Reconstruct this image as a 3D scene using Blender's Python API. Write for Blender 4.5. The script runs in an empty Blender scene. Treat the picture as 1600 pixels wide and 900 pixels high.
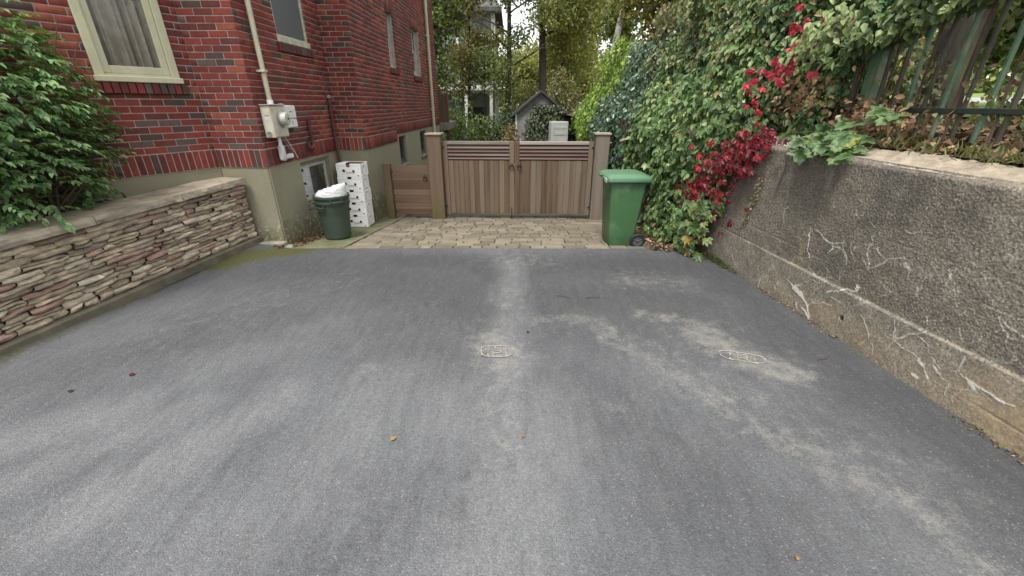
import bpy, math, random
import numpy as np
from mathutils import Vector, Matrix

R = math.radians
rng = np.random.default_rng(7)
random.seed(7)
SC = bpy.context.scene
COL = SC.collection

# ------------------------------------------------------------------ camera
CAM_H = 1.75
PITCH = 24.15
cam_d = bpy.data.cameras.new('camera')
cam_d.sensor_width = 36.0
cam_d.lens = 14.4
cam_d.clip_start = 0.05
cam_d.clip_end = 2000
cam = bpy.data.objects.new('camera', cam_d)
cam.location = (0, 0, CAM_H)
cam.rotation_euler = (R(90 - PITCH), 0, 0)
COL.objects.link(cam)
SC.camera = cam

# ------------------------------------------------------------------ sky (bright overcast)
SUN_EL, SUN_AZ = 63.0, 200.0      # azimuth clockwise from +Y: behind the camera, a little left
w = bpy.data.worlds.new('World')
SC.world = w
w.use_nodes = True
nt = w.node_tree
nt.nodes.clear()
wo = nt.nodes.new('ShaderNodeOutputWorld')
bg = nt.nodes.new('ShaderNodeBackground')
bg.inputs['Strength'].default_value = 0.105
sky = nt.nodes.new('ShaderNodeTexSky')
sky.sky_type = 'NISHITA'
sky.sun_disc = False
sky.sun_elevation = R(SUN_EL)
sky.sun_rotation = R(SUN_AZ)
tc = nt.nodes.new('ShaderNodeTexCoord')
cn = nt.nodes.new('ShaderNodeTexNoise')
cn.inputs['Scale'].default_value = 2.2
cn.inputs['Detail'].default_value = 6
cr = nt.nodes.new('ShaderNodeMapRange')
cr.inputs[1].default_value = 0.3
cr.inputs[2].default_value = 0.7
cr.inputs[3].default_value = 0.72
cr.inputs[4].default_value = 0.97
mx = nt.nodes.new('ShaderNodeMix')
mx.data_type = 'RGBA'
mx.inputs[7].default_value = (8.6, 8.55, 8.45, 1)
L = nt.links.new
L(tc.outputs['Generated'], cn.inputs['Vector'])
L(cn.outputs[0], cr.inputs[0])
L(cr.outputs[0], mx.inputs[0])
L(sky.outputs[0], mx.inputs[6])
L(mx.outputs[2], bg.inputs['Color'])
L(bg.outputs[0], wo.inputs[0])

# ------------------------------------------------------------------ sun (veiled)
sd = bpy.data.lights.new('sun', 'SUN')
sd.energy = 2.4
sd.angle = R(20)
sd.color = (1.0, 0.96, 0.9)
sun = bpy.data.objects.new('sun', sd)
az, el = R(SUN_AZ), R(SUN_EL)
to_sun = Vector((math.sin(az) * math.cos(el), math.cos(az) * math.cos(el), math.sin(el)))
sun.rotation_euler = (-to_sun).to_track_quat('-Z', 'Y').to_euler()
sun.location = to_sun * 30
COL.objects.link(sun)

# ------------------------------------------------------------------ exposure
SC.view_settings.view_transform = 'Standard'
SC.view_settings.look = 'None'
SC.view_settings.exposure = 1.05
SC.view_settings.gamma = 1.0
SC.view_settings.use_curve_mapping = False
SC.render.engine = 'CYCLES'
SC.cycles.use_denoising = True
SC.cycles.max_bounces = 6
SC.cycles.transparent_max_bounces = 8
SC.cycles.sample_clamp_indirect = 6.0

# ================================================================== helpers
def sstep(a, b, x):
    t = np.clip((x - a) / (b - a), 0, 1)
    return t * t * (3 - 2 * t)

_wave = []
_wr = np.random.default_rng(3)
for _o in range(4):
    for _k in range(5):
        d = _wr.normal(size=3)
        d /= np.linalg.norm(d)
        _wave.append((d * (2 ** _o) * _wr.uniform(.8, 1.3), _wr.uniform(0, 6.28), .5 ** _o))

def wavy(p, freq=1.0):
    """smooth pseudo noise, about -1..1, for points p (N,3)"""
    p = np.asarray(p, float) * freq
    s = 0
    for k, ph, a in _wave:
        s = s + a * np.sin(p @ k * 2.0 + ph)
    return s / 3.2

def link(o, parent=None):
    COL.objects.link(o)
    if parent is not None:
        o.parent = parent
    return o

def origin(o):
    v = Vector((0, 0, 0))
    while o is not None:
        v = v + Vector(o.location)
        o = o.parent
    return v

def tag(o, label=None, cat=None, group=None, kind=None):
    if label: o['label'] = label
    if cat: o['category'] = cat
    if group: o['group'] = group
    if kind: o['kind'] = kind
    return o

def thing(name, loc, label, cat, group=None):
    o = bpy.data.objects.new(name, None)
    o.empty_display_size = 0.1
    o.location = loc
    link(o)
    return tag(o, label, cat, group)

class Frame:
    """upright local frame: s along the wall, n outwards, z up"""
    def __init__(self, p0, p1):
        self.p = np.array([p0[0], p0[1], 0.0])
        d = np.array([p1[0] - p0[0], p1[1] - p0[1], 0.0])
        self.len = float(np.linalg.norm(d))
        self.d = d / self.len
        self.n = np.array([self.d[1], -self.d[0], 0.0])
    def __call__(self, s, n, z):
        return self.p + self.d * s + self.n * n + np.array([0, 0, z])

class Geo:
    def __init__(self):
        self.v, self.f, self.m = [], [], []
    def add(self, verts, faces, m=0):
        b = len(self.v)
        self.v.extend([tuple(map(float, q)) for q in verts])
        for fc in faces:
            self.f.append([b + i for i in fc])
            self.m.append(m)
    def box(self, fr, s0, s1, n0, n1, z0, z1, m=0, back=True):
        q = [(s0, n0, z0), (s1, n0, z0), (s1, n1, z0), (s0, n1, z0), (s0, n0, z1), (s1, n0, z1), (s1, n1, z1), (s0, n1, z1)]
        if fr is not None:
            q = [fr(*a) for a in q]
        # faces outward for frame (s,n,z); n0 inner, n1 outer.  (s x z) = n
        F = [(3, 2, 6, 7), (0, 3, 7, 4), (2, 1, 5, 6), (0, 1, 2, 3), (4, 7, 6, 5)]
        if fr is None:
            F = [(3, 7, 6, 2), (0, 4, 7, 3), (2, 6, 5, 1), (0, 3, 2, 1), (4, 5, 6, 7)]
            if back: F.append((0, 1, 5, 4))
        elif back:
            F.append((1, 0, 4, 5))
        self.add(q, F, m)
    def bbox(self, fr, s0, s1, n0, n1, z0, z1, b=.004, m=0):
        """box with chamfered edges (all 12) made from 24 verts"""
        c = [((s0 + s1) / 2), ((n0 + n1) / 2), ((z0 + z1) / 2)]
        h = [(s1 - s0) / 2, (n1 - n0) / 2, (z1 - z0) / 2]
        b = min(b, *[x * .8 for x in h])
        idx, vs = {}, []
        for sx in (-1, 1):
            for sy in (-1, 1):
                for sz in (-1, 1):
                    for ax in range(3):
                        s = (sx, sy, sz)
                        q = [c[i] + s[i] * (h[i] if i == ax else h[i] - b) for i in range(3)]
                        idx[(s, ax)] = len(vs)
                        vs.append(q)
        F = []
        for ax in range(3):
            o = [i for i in range(3) if i != ax]
            for sg in (-1, 1):
                lp = []
                for a, bb in ((-1, -1), (1, -1), (1, 1), (-1, 1)):
                    s = [0, 0, 0]; s[ax] = sg; s[o[0]] = a; s[o[1]] = bb
                    lp.append(idx[(tuple(s), ax)])
                F.append(lp)
            # edges parallel to ax
            for a in (-1, 1):
                for bb in (-1, 1):
                    s1_ = [0, 0, 0]; s1_[o[0]] = a; s1_[o[1]] = bb
                    lo = list(s1_); lo[ax] = -1
                    hi = list(s1_); hi[ax] = 1
                    F.append([idx[(tuple(lo), o[0])], idx[(tuple(hi), o[0])], idx[(tuple(hi), o[1])], idx[(tuple(lo), o[1])]])
        for sx in (-1, 1):
            for sy in (-1, 1):
                for sz in (-1, 1):
                    F.append([idx[((sx, sy, sz), a)] for a in range(3)])
        V = np.array(vs)
        cc = np.array(c)
        out = []
        for fc in F:
            P = V[fc]
            nn = np.cross(P[1] - P[0], P[2] - P[0])
            if np.dot(nn, P.mean(0) - cc) < 0:
                fc = fc[::-1]
            out.append(fc)
        if fr is not None:
            # frame (s,n,z) is left handed -> flip
            V = [fr(*a) for a in V]
            out = [fc[::-1] for fc in out]
        self.add(V, out, m)
    def tube(self, pts, rad, seg=10, m=0, cap=True):
        pts = [np.array(p, float) for p in pts]
        n = len(pts)
        if np.isscalar(rad): rad = [rad] * n
        b = len(self.v)
        ref = None
        for i, p in enumerate(pts):
            t = pts[min(i + 1, n - 1)] - pts[max(i - 1, 0)]
            t = t / (np.linalg.norm(t) + 1e-9)
            if ref is None:
                ref = np.array([0, 0, 1.0]) if abs(t[2]) < .8 else np.array([1.0, 0, 0])
            a = np.cross(t, ref); a /= np.linalg.norm(a) + 1e-9
            c = np.cross(t, a)
            ref = np.cross(a, t)
            for k in range(seg):
                th = 2 * math.pi * k / seg
                self.v.append(tuple(p + rad[i] * (math.cos(th) * a + math.sin(th) * c)))
        for i in range(n - 1):
            for k in range(seg):
                k2 = (k + 1) % seg
                self.f.append([b + i * seg + k, b + i * seg + k2, b + (i + 1) * seg + k2, b + (i + 1) * seg + k])
                self.m.append(m)
        if cap:
            self.f.append([b + k for k in range(seg)][::-1]); self.m.append(m)
            self.f.append([b + (n - 1) * seg + k for k in range(seg)]); self.m.append(m)
    def lathe(self, c, prof, seg=32, m=0, axis='z'):
        b = len(self.v)
        for r, z in prof:
            for k in range(seg):
                th = 2 * math.pi * k / seg
                q = (r * math.cos(th), r * math.sin(th), z)
                if axis == 'y': q = (q[0], z, q[1])
                if axis == 'x': q = (z, q[0], q[1])
                self.v.append((c[0] + q[0], c[1] + q[1], c[2] + q[2]))
        for i in range(len(prof) - 1):
            for k in range(seg):
                k2 = (k + 1) % seg
                self.f.append([b + i * seg + k, b + i * seg + k2, b + (i + 1) * seg + k2, b + (i + 1) * seg + k])
                self.m.append(m)
    def build(self, name, mats, parent=None, smooth=False, kind=None, rot=None):
        """rot=(angle_z, pivot): turn everything about a vertical axis before linking"""
        V = np.array(self.v, float).reshape(-1, 3)
        if rot is not None:
            a, pv = rot
            pv = np.array([pv[0], pv[1], 0.0])
            c, s = math.cos(a), math.sin(a)
            V = (V - pv) @ np.array([[c, s, 0], [-s, c, 0], [0, 0, 1]]) + pv
        if parent is not None:
            V = V - np.array(origin(parent))
        me = bpy.data.meshes.new(name)
        me.from_pydata(V.tolist(), [], self.f)
        if not isinstance(mats, (list, tuple)): mats = [mats]
        for mt in mats: me.materials.append(mt)
        if len(mats) > 1:
            me.polygons.foreach_set('material_index', self.m)
        if smooth:
            me.polygons.foreach_set('use_smooth', [True] * len(self.f))
            try: me.set_sharp_from_angle(angle=R(42))
            except Exception: pass
        me.update()
        o = bpy.data.objects.new(name, me)
        link(o, parent)
        if kind: o['kind'] = kind
        return o

def quads_mesh(name, V, Q, mats, parent=None, attrs=None, smooth=False, mat_idx=None):
    """fast mesh: V (N,3), Q (M,4) ; attrs {name: per vertex float or rgb}"""
    V = np.asarray(V, np.float32)
    Q = np.asarray(Q, np.int32)
    if parent is not None:
        V = V - np.array(origin(parent), np.float32)
    k = Q.shape[1]
    me = bpy.data.meshes.new(name)
    me.vertices.add(len(V)); me.vertices.foreach_set('co', V.ravel())
    me.loops.add(Q.size); me.loops.foreach_set('vertex_index', Q.ravel())
    me.polygons.add(len(Q))
    me.polygons.foreach_set('loop_start', np.arange(0, Q.size, k, dtype=np.int32))
    if smooth: me.polygons.foreach_set('use_smooth', np.ones(len(Q), bool))
    if not isinstance(mats, (list, tuple)): mats = [mats]
    for mt in mats: me.materials.append(mt)
    if mat_idx is not None: me.polygons.foreach_set('material_index', np.asarray(mat_idx, np.int32))
    for an, av in (attrs or {}).items():
        av = np.asarray(av, np.float32)
        if av.ndim == 1:
            a = me.attributes.new(an, 'FLOAT', 'POINT'); a.data.foreach_set('value', av)
        else:
            a = me.attributes.new(an, 'FLOAT_COLOR', 'POINT')
            a.data.foreach_set('color', np.hstack([av, np.ones((len(av), 1), np.float32)]).ravel())
    me.update(calc_edges=True)
    o = bpy.data.objects.new(name, me)
    link(o, parent)
    return o

def grid_quads(nu, nv):
    i = np.arange(nu - 1)[:, None] * nv + np.arange(nv - 1)[None]
    i = i.ravel()
    return np.stack([i, i + nv, i + nv + 1, i + 1], 1)

# ------------------------------------------------------------------ materials
def newmat(name):
    m = bpy.data.materials.new(name)
    m.use_nodes = True
    t = m.node_tree
    return m, t, t.nodes['Principled BSDF']

def nd(t, typ, **kw):
    n = t.nodes.new(typ)
    for k, v in kw.items():
        if k in n.inputs: n.inputs[k].default_value = v
        else: setattr(n, k, v)
    return n

def world_pos(t, scale=(1, 1, 1)):
    g = nd(t, 'ShaderNodeNewGeometry')
    if tuple(scale) == (1, 1, 1): return g.outputs['Position']
    mp = nd(t, 'ShaderNodeMapping')
    mp.inputs['Scale'].default_value = scale
    t.links.new(g.outputs['Position'], mp.inputs['Vector'])
    return mp.outputs[0]

def noise(t, vec, scale, detail=4, rough=.55):
    n = nd(t, 'ShaderNodeTexNoise')
    n.inputs['Scale'].default_value = scale
    n.inputs['Detail'].default_value = detail
    n.inputs['Roughness'].default_value = rough
    t.links.new(vec, n.inputs['Vector'])
    return n.outputs[0]

def ramp(t, val, a, b, lo=0.0, hi=1.0):
    n = nd(t, 'ShaderNodeMapRange')
    n.inputs[1].default_value = a; n.inputs[2].default_value = b
    n.inputs[3].default_value = lo; n.inputs[4].default_value = hi
    t.links.new(val, n.inputs[0])
    return n.outputs[0]

def mixc(t, fac, a, b, mode='MIX'):
    n = nd(t, 'ShaderNodeMix')
    n.data_type = 'RGBA'; n.blend_type = mode
    for sock, x in ((n.inputs[0], fac), (n.inputs[6], a), (n.inputs[7], b)):
        if isinstance(x, (int, float)): sock.default_value = x
        elif isinstance(x, (tuple, list)): sock.default_value = (*x[:3], 1)
        else: t.links.new(x, sock)
    return n.outputs[2]

def mth(t, op, a, b=None):
    n = nd(t, 'ShaderNodeMath'); n.operation = op
    for i, x in enumerate((a, b)):
        if x is None: continue
        if isinstance(x, (int, float)): n.inputs[i].default_value = x
        else: t.links.new(x, n.inputs[i])
    return n.outputs[0]

def attr(t, name, out='Fac'):
    n = nd(t, 'ShaderNodeAttribute'); n.attribute_name = name
    return n.outputs[out]

def bump(t, bsdf, h, strength=.4, dist=.01):
    n = nd(t, 'ShaderNodeBump')
    n.inputs['Strength'].default_value = strength
    n.inputs['Distance'].default_value = dist
    t.links.new(h, n.inputs['Height'])
    t.links.new(n.outputs[0], bsdf.inputs['Normal'])

def pmat(name, c1, c2=None, scale=6.0, rough=.7, bstr=.25, bscale=None, bdist=.006, stretch=(1, 1, 1), metal=0.0, spec=.4, obrand=0.0, c3=None, s3=1.3):
    m, t, b = newmat(name)
    c2 = c2 or tuple(x * .7 for x in c1)
    v = world_pos(t, stretch)
    n = noise(t, v, scale, 5, .6)
    col = mixc(t, ramp(t, n, .35, .68), c1, c2)
    if c3:
        col = mixc(t, ramp(t, noise(t, v, s3, 3), .5, .68), col, c3)
    if obrand:
        oi = nd(t, 'ShaderNodeObjectInfo')
        col = mixc(t, 1.0, col, ramp(t, oi.outputs['Random'], 0, 1, 1 - obrand, 1 + obrand), 'MULTIPLY')
    t.links.new(col, b.inputs['Base Color'])
    b.inputs['Roughness'].default_value = rough
    b.inputs['Metallic'].default_value = metal
    b.inputs['Specular IOR Level'].default_value = spec
    if bstr:
        bump(t, b, noise(t, v, bscale or scale * 6, 4, .65), bstr, bdist)
    return m

def leaf_mat(name, trans=.3, rough=.45, spec=.45):
    m, t, b = newmat(name)
    c = attr(t, 'col', 'Color')
    v = world_pos(t)
    c = mixc(t, 1.0, c, ramp(t, noise(t, v, 35, 2), .3, .7, .75, 1.25), 'MULTIPLY')
    t.links.new(c, b.inputs['Base Color'])
    b.inputs['Roughness'].default_value = rough
    b.inputs['Specular IOR Level'].default_value = spec
    tr = nd(t, 'ShaderNodeBsdfTranslucent')
    c2 = mixc(t, 1.0, c, (1.15, 1.25, .55), 'MULTIPLY')
    t.links.new(c2, tr.inputs['Color'])
    ms = nd(t, 'ShaderNodeMixShader')
    ms.inputs[0].default_value = trans
    t.links.new(b.outputs[0], ms.inputs[1]); t.links.new(tr.outputs[0], ms.inputs[2])
    t.links.new(ms.outputs[0], t.nodes['Material Output'].inputs[0])
    return m

def glass_mat(name, refl=.0, tint=(.75, .78, .76), fk=1.0):
    m, t, b = newmat(name)
    gl = nd(t, 'ShaderNodeBsdfGlossy'); gl.inputs['Roughness'].default_value = .02
    gl.inputs['Color'].default_value = (.9, .93, .95, 1)
    tp = nd(t, 'ShaderNodeBsdfTransparent'); tp.inputs['Color'].default_value = (*tint, 1)
    fr = nd(t, 'ShaderNodeFresnel'); fr.inputs['IOR'].default_value = 1.5
    f = mth(t, 'MULTIPLY_ADD', fr.outputs[0], fk)
    t.nodes[-1].inputs[2].default_value = refl
    ms = nd(t, 'ShaderNodeMixShader')
    cl = nd(t, 'ShaderNodeClamp'); t.links.new(f, cl.inputs[0])
    t.links.new(cl.outputs[0], ms.inputs[0])
    t.links.new(tp.outputs[0], ms.inputs[1]); t.links.new(gl.outputs[0], ms.inputs[2])
    t.links.new(ms.outputs[0], t.nodes['Material Output'].inputs[0])
    return m

BRICK_COLS = [((.185, .040, .032), 6), ((.220, .046, .035), 4), ((.150, .035, .030), 5), ((.245, .070, .045), .9), ((.115, .034, .030), 2.6), ((.076, .052, .045), 1.6), ((.11, .076, .066), .9)]
BRICK = [pmat('brick_red_%d' % i, c, tuple(x * .74 for x in c), 26, .85, .5, 110, .003, (1, 1, .55), spec=.25) for i, (c, _) in enumerate(BRICK_COLS)]
_bw = np.array([q for _, q in BRICK_COLS]); _bw = _bw / _bw.sum()
M_MORTAR = pmat('mortar', (.40, .33, .285), (.28, .23, .20), 9, .95, .5, 90)
M_PARGE = pmat('parged_foundation', (.20, .185, .13), (.15, .14, .10), 2.6, .85, .35, 30, .004, c3=(.19, .18, .13), s3=1.1)
M_TRIM = pmat('sage_trim', (.45, .44, .30), (.38, .37, .26), 5, .5, .08, 60)
M_WHITE = pmat('white_paint', (.68, .68, .65), (.58, .58, .55), 8, .5, .05)
M_CURTAIN = pmat('curtain_cloth', (.42, .365, .315), (.32, .28, .24), 14, .9, .25, 200)
M_DARK = pmat('dark_room', (.02, .02, .02), (.015, .015, .015), 3, .9, 0)
M_GLASS = glass_mat('window_glass', .16)
M_GLASS_CLEAR = glass_mat('clear_window_glass', .0, (.92, .93, .92), .35)
M_GLASS_MIRROR = glass_mat('basement_glass', .45, (.5, .52, .5))
M_CONC = pmat('old_concrete', (.25, .235, .20), (.17, .16, .135), 5, .92, .5, 60, .006)
M_SASHG = pmat('weathered_sash', (.40, .40, .37), (.3, .3, .27), 9, .6, .1)
M_SCREEN = pmat('window_screen', (.10, .105, .11), (.08, .085, .09), 30, .6, 0)

# ================================================================== the setting
def yard_z(x, y):
    y = np.asarray(y, float)
    z = np.where(y < 5.22, 0.0, -.1 * (y - 5.22))
    z = np.where(y > 9.0, -.378 - .075 * (y - 9.0), z)
    z = np.where(y > 16, -.903 - .02 * (y - 16), z)
    return np.maximum(z, -1.6)

def wall_x(y):                                   # front face of the right retaining wall
    return 2.51 + .0833 * (4.89 - np.asarray(y, float))

def bank_z(x, y):
    return 1.44 + .035 * (np.asarray(x, float) - 3.1) + .02 * np.sin(np.asarray(y, float) * 1.7)

M_GROUND = pmat('yard_ground', (.07, .075, .03), (.05, .04, .025), 3, .95, .6, 40, .02)
M_SOIL = pmat('bark_soil', (.045, .03, .022), (.02, .014, .01), 18, .95, .8, 70, .02)
M_BANK = pmat('bank_soil', (.10, .07, .045), (.05, .035, .025), 12, .95, .8, 60, .02)
M_LAWN = pmat('lawn_grass', (.16, .24, .05), (.10, .17, .035), 10, .9, .6, 80, .02)
M_ROAD = pmat('street_asphalt', (.30, .30, .30), (.24, .24, .24), 4, .9, .3, 90)

def sheet(name, xs, ys, zf, mat, kind='structure', dz=0.0):
    X, Y = np.meshgrid(xs, ys, indexing='ij')
    Z = zf(X, Y) + dz
    o = quads_mesh(name, np.stack([X.ravel(), Y.ravel(), Z.ravel()], 1), grid_quads(len(xs), len(ys)), mat, smooth=True)
    o['kind'] = kind
    return o

gx = np.unique(np.concatenate([np.linspace(-400, -20, 12), np.linspace(-20, 20, 41), np.linspace(20, 400, 12)]))
gy = np.unique(np.concatenate([np.linspace(-400, -10, 10), np.linspace(-10, 5.2, 6), [5.22], np.linspace(5.4, 30, 60), np.linspace(30, 600, 14)]))
sheet('ground', gx, gy, yard_z, M_GROUND, dz=-.06)

def bank_sheet(name, xo, ys, mat, dz, edge):
    xs = np.asarray(xo)
    V, n = [], len(ys)
    for x in xs:
        for y in ys:
            X = x + (edge(y) if x < 4 else 0)
            V.append((X, y, float(bank_z(X, y)) + dz))
    o = quads_mesh(name, V, grid_quads(len(xs), n), mat, smooth=True)
    o['kind'] = 'structure'
    return o
bank_sheet('bank', [0.3, .7, 1.2, 5, 7, 9, 12, 20, 40, 80], np.linspace(-30, 70, 60), M_BANK, 0.0, lambda y: float(wall_x(max(y, 0))))
sheet('lawn', np.linspace(6.5, 12.6, 8), np.linspace(-30, 22, 30), bank_z, M_LAWN, dz=.03)
sheet('street', np.linspace(12.6, 17.5, 4), np.linspace(-30, 60, 30), bank_z, M_ROAD, dz=.035)
sheet('far_lawn', np.linspace(17.5, 60, 8), np.linspace(-30, 70, 30), bank_z, M_LAWN, dz=.04)

# ---- driveway, a fine sheet that carries its stains, and some far-end shade, as attributes
def polydist(X, Y, pts):
    D = np.full(X.shape, 1e9); 
    pts = [np.array(p, float) for p in pts]
    if len(pts) == 1:
        return np.hypot(X - pts[0][0], Y - pts[0][1])
    for a, b in zip(pts[:-1], pts[1:]):
        ab = b - a
        t = np.clip(((X - a[0]) * ab[0] + (Y - a[1]) * ab[1]) / (ab @ ab + 1e-12), 0, 1)
        D = np.minimum(D, np.hypot(X - a[0] - t * ab[0], Y - a[1] - t * ab[1]))
    return D

dxs = np.arange(-4.35, 2.96, .028)
dys = np.unique(np.concatenate([np.linspace(-12, .8, 40), np.arange(.8, 5.2, .026), [5.205]]))
DX, DY = np.meshgrid(dxs, dys, indexing='ij')
P3 = np.stack([DX.ravel(), DY.ravel(), 0 * DX.ravel()], 1)
w1 = wavy(P3, 1.6).reshape(DX.shape); w2 = wavy(P3 + 7, 4.0).reshape(DX.shape); w3 = wavy(P3 + 3, .7).reshape(DX.shape)
PX, PY = DX + .05 * w2, DY + .06 * wavy(P3 + 11, 3.2).reshape(DX.shape)
def stroke(pts, wd, soft=.6):
    return 1 - sstep(wd * (1 - soft), wd * (1 + soft), polydist(PX, PY, pts))
dust = np.zeros(DX.shape)
for pts, wd, am, sf in [
    ([(0, 4.9), (0.0, 4.45), (-.02, 3.6), (-.04, 2.98), (-.05, 2.6), (-.04, 2.16), (-.04, 1.6)], .13, .34, .9),
    ([(-.16, 2.86), (-.08, 2.74), (-.1, 2.62)], .16, .7, .8), ([(-.1, 2.45), (-.02, 2.3)], .13, .28, .9),
    ([(0.2, 3.25), (.5, 3.2), (.73, 3.15), (.98, 2.65), (1.23, 2.29), (1.43, 1.92), (1.64, 1.72), (1.78, 1.53), (1.9, 1.36), (1.93, 1.15), (1.98, 1.04)], .10, .5, .8),
    ([(1.0, 2.7), (1.3, 2.4), (1.6, 2.0), (1.9, 1.7), (2.1, 1.35)], .22, .30, .8),
    ([(1.22, 3.29), (1.48, 3.21), (1.6, 3.0)], .09, .55, .7), ([(1.6, 3.0), (1.72, 2.74), (1.9, 2.45)], .17, .75, .8),
    ([(1.33, 4.16), (1.77, 4.02)], .22, .38, .8), ([(-.1, 4.95), (.31, 4.75)], .30, .34, .8), ([(.5, 5.1), (1.2, 5.05)], .2, .2, .8),
    ([(-1.02, 2.48)], .14, .3, .8), ([(.76, 2.04)], .13, .26, .8), ([(-.8, 3.53)], .18, .28, .8), ([(.5, 2.95), (.7, 2.6)], .12, .15, .9),
    ([(-2.9, 3.0), (-2.26, 3.75), (-1.8, 4.07)], .26, .22, .9), ([(.6, 1.35), (.8, 1.75)], .12, .14, .9), ([(-.4, 1.3), (-.1, 1.5)], .5, .12, .9)]:
    dust = np.maximum(dust, np.maximum(am * stroke(pts, wd * 1.25, .95), .35 * am * stroke(pts, wd * 2.6, .9)))
light = np.zeros(DX.shape)
for pts, wd, am in [([(-2.02, 1.33), (-1.71, 1.82), (-1.5, 2.15)], .16, .6), ([(-2.95, 1.7), (-2.4, 2.05)], .16, .55), ([(-2.61, 1.45), (-2.37, 1.77), (-2.01, 2.04)], .13, .4),
                    ([(.2, 1.8), (0.05, 1.4), (-.1, 1.04)], .28, .55), ([(-1.3, 1.1), (-1.0, 1.7), (-.8, 2.3)], .3, .35), ([(-.3, 2.0), (.1, 2.0)], .4, .4), ([(-2.2, 2.5), (-1.6, 3.0)], .25, .25)]:
    light = np.maximum(light, .72 * am * stroke(pts, wd, .9))
light = np.maximum(light, .36 * stroke([(0.0, 4.6), (-.02, 3.2), (-.04, 2.3), (-.05, 1.0)], .16, .9))
light = np.maximum(light, .42 * stroke([(.22, 1.9), (.06, 1.35), (-.18, .98)], .10, .22))
dark = np.zeros(DX.shape)  # far patches: darker seal mixed with shade put into the colour
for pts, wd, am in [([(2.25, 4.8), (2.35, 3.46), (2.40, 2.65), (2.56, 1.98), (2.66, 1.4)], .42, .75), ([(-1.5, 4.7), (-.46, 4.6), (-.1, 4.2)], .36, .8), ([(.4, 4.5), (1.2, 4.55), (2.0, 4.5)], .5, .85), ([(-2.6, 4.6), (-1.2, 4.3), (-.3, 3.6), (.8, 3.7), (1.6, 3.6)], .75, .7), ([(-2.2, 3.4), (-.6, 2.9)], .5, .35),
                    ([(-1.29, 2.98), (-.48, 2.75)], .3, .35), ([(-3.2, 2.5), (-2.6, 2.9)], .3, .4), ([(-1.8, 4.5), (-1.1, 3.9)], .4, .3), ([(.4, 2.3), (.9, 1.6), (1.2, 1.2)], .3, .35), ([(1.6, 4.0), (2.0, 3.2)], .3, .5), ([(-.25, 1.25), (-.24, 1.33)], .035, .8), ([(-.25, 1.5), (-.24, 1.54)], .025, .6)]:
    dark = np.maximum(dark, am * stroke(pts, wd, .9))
moss = np.maximum(.9 * stroke([(-3.5, 4.5), (-3.25, 4.85), (-2.8, 5.18)], .22, .9), .55 * stroke([(-3.92, 2.3), (-3.75, 3.63), (-3.47, 5.2)], .11, .9))
moss = np.maximum(moss, .55 * stroke([(-2.9, 5.18), (-2.1, 5.2)], .07, .9))
# chalk-like tyre tread prints: rings with bars
mark = np.zeros(DX.shape)
M_ASPHALT, t, b = newmat('driveway_asphalt')
v = world_pos(t)
fine = noise(t, v, 260, 3, .7)
mid = noise(t, v, 60, 4, .7)
big = noise(t, v, 1.3, 5, .6)
vor = nd(t, 'ShaderNodeTexVoronoi'); vor.inputs['Scale'].default_value = 165; t.links.new(v, vor.inputs['Vector'])
vc = nd(t, 'ShaderNodeSeparateColor'); t.links.new(vor.outputs['Color'], vc.inputs[0])
base = mixc(t, ramp(t, big, .35, .68), (.080, .083, .0895), (.108, .1115, .1175))
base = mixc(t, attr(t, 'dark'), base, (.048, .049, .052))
base = mixc(t, attr(t, 'light'), base, (.185, .189, .195))
base = mixc(t, 1.0, base, ramp(t, vc.outputs[0], 0, 1, .80, 1.20), 'MULTIPLY')
base = mixc(t, ramp(t, vc.outputs[1], .972, .995, 0, .5), base, (.27, .26, .25))
base = mixc(t, 1.0, base, ramp(t, mid, .3, .7, .82, 1.18), 'MULTIPLY')
mid2 = noise(t, v, 9, 5, .7)
stk = noise(t, world_pos(t, (3.2, .7, 1)), 5, 4, .65)
dn = mth(t, 'ADD', attr(t, 'dust'), mth(t, 'MULTIPLY', mth(t, 'SUBTRACT', noise(t, v, 95, 5, .8), .5), 2.2))
dn = mth(t, 'ADD', dn, mth(t, 'MULTIPLY', mth(t, 'SUBTRACT', mid2, .52), 1.9))
dfac = mth(t, 'MULTIPLY', ramp(t, dn, .28, .95), mth(t, 'MULTIPLY', ramp(t, attr(t, 'dust'), .02, .16), .60))
base = mixc(t, 1.0, base, ramp(t, stk, .3, .7, .86, 1.15), 'MULTIPLY')
base = mixc(t, dfac, base, mixc(t, ramp(t, fine, .4, .6), (.335, .32, .285), (.235, .225, .20)))
mf = ramp(t, mth(t, 'ADD', attr(t, 'moss'), mth(t, 'MULTIPLY', mth(t, 'SUBTRACT', noise(t, v, 22, 4, .7), .5), 1.6)), .2, .72)
base = mixc(t, mf, base, mixc(t, ramp(t, mid, .35, .65), (.075, .085, .018), (.05, .045, .025)))
t.links.new(base, b.inputs['Base Color'])
b.inputs['Roughness'].default_value = .8
b.inputs['Specular IOR Level'].default_value = .35
hh = mth(t, 'ADD', mth(t, 'MULTIPLY', vor.outputs['Distance'], -1.2), mth(t, 'MULTIPLY', mid, .8))
bump(t, b, hh, .6, .006)
Z = .006 * w3 - .004 * np.abs(w1) + .065 * sstep(4.0, 5.2, DY) * sstep(-2.9, -3.4, DX)
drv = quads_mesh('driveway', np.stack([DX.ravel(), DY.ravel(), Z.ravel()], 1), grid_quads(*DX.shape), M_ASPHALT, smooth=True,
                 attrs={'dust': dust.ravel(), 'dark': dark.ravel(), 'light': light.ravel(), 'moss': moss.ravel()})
drv['kind'] = 'structure'

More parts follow.
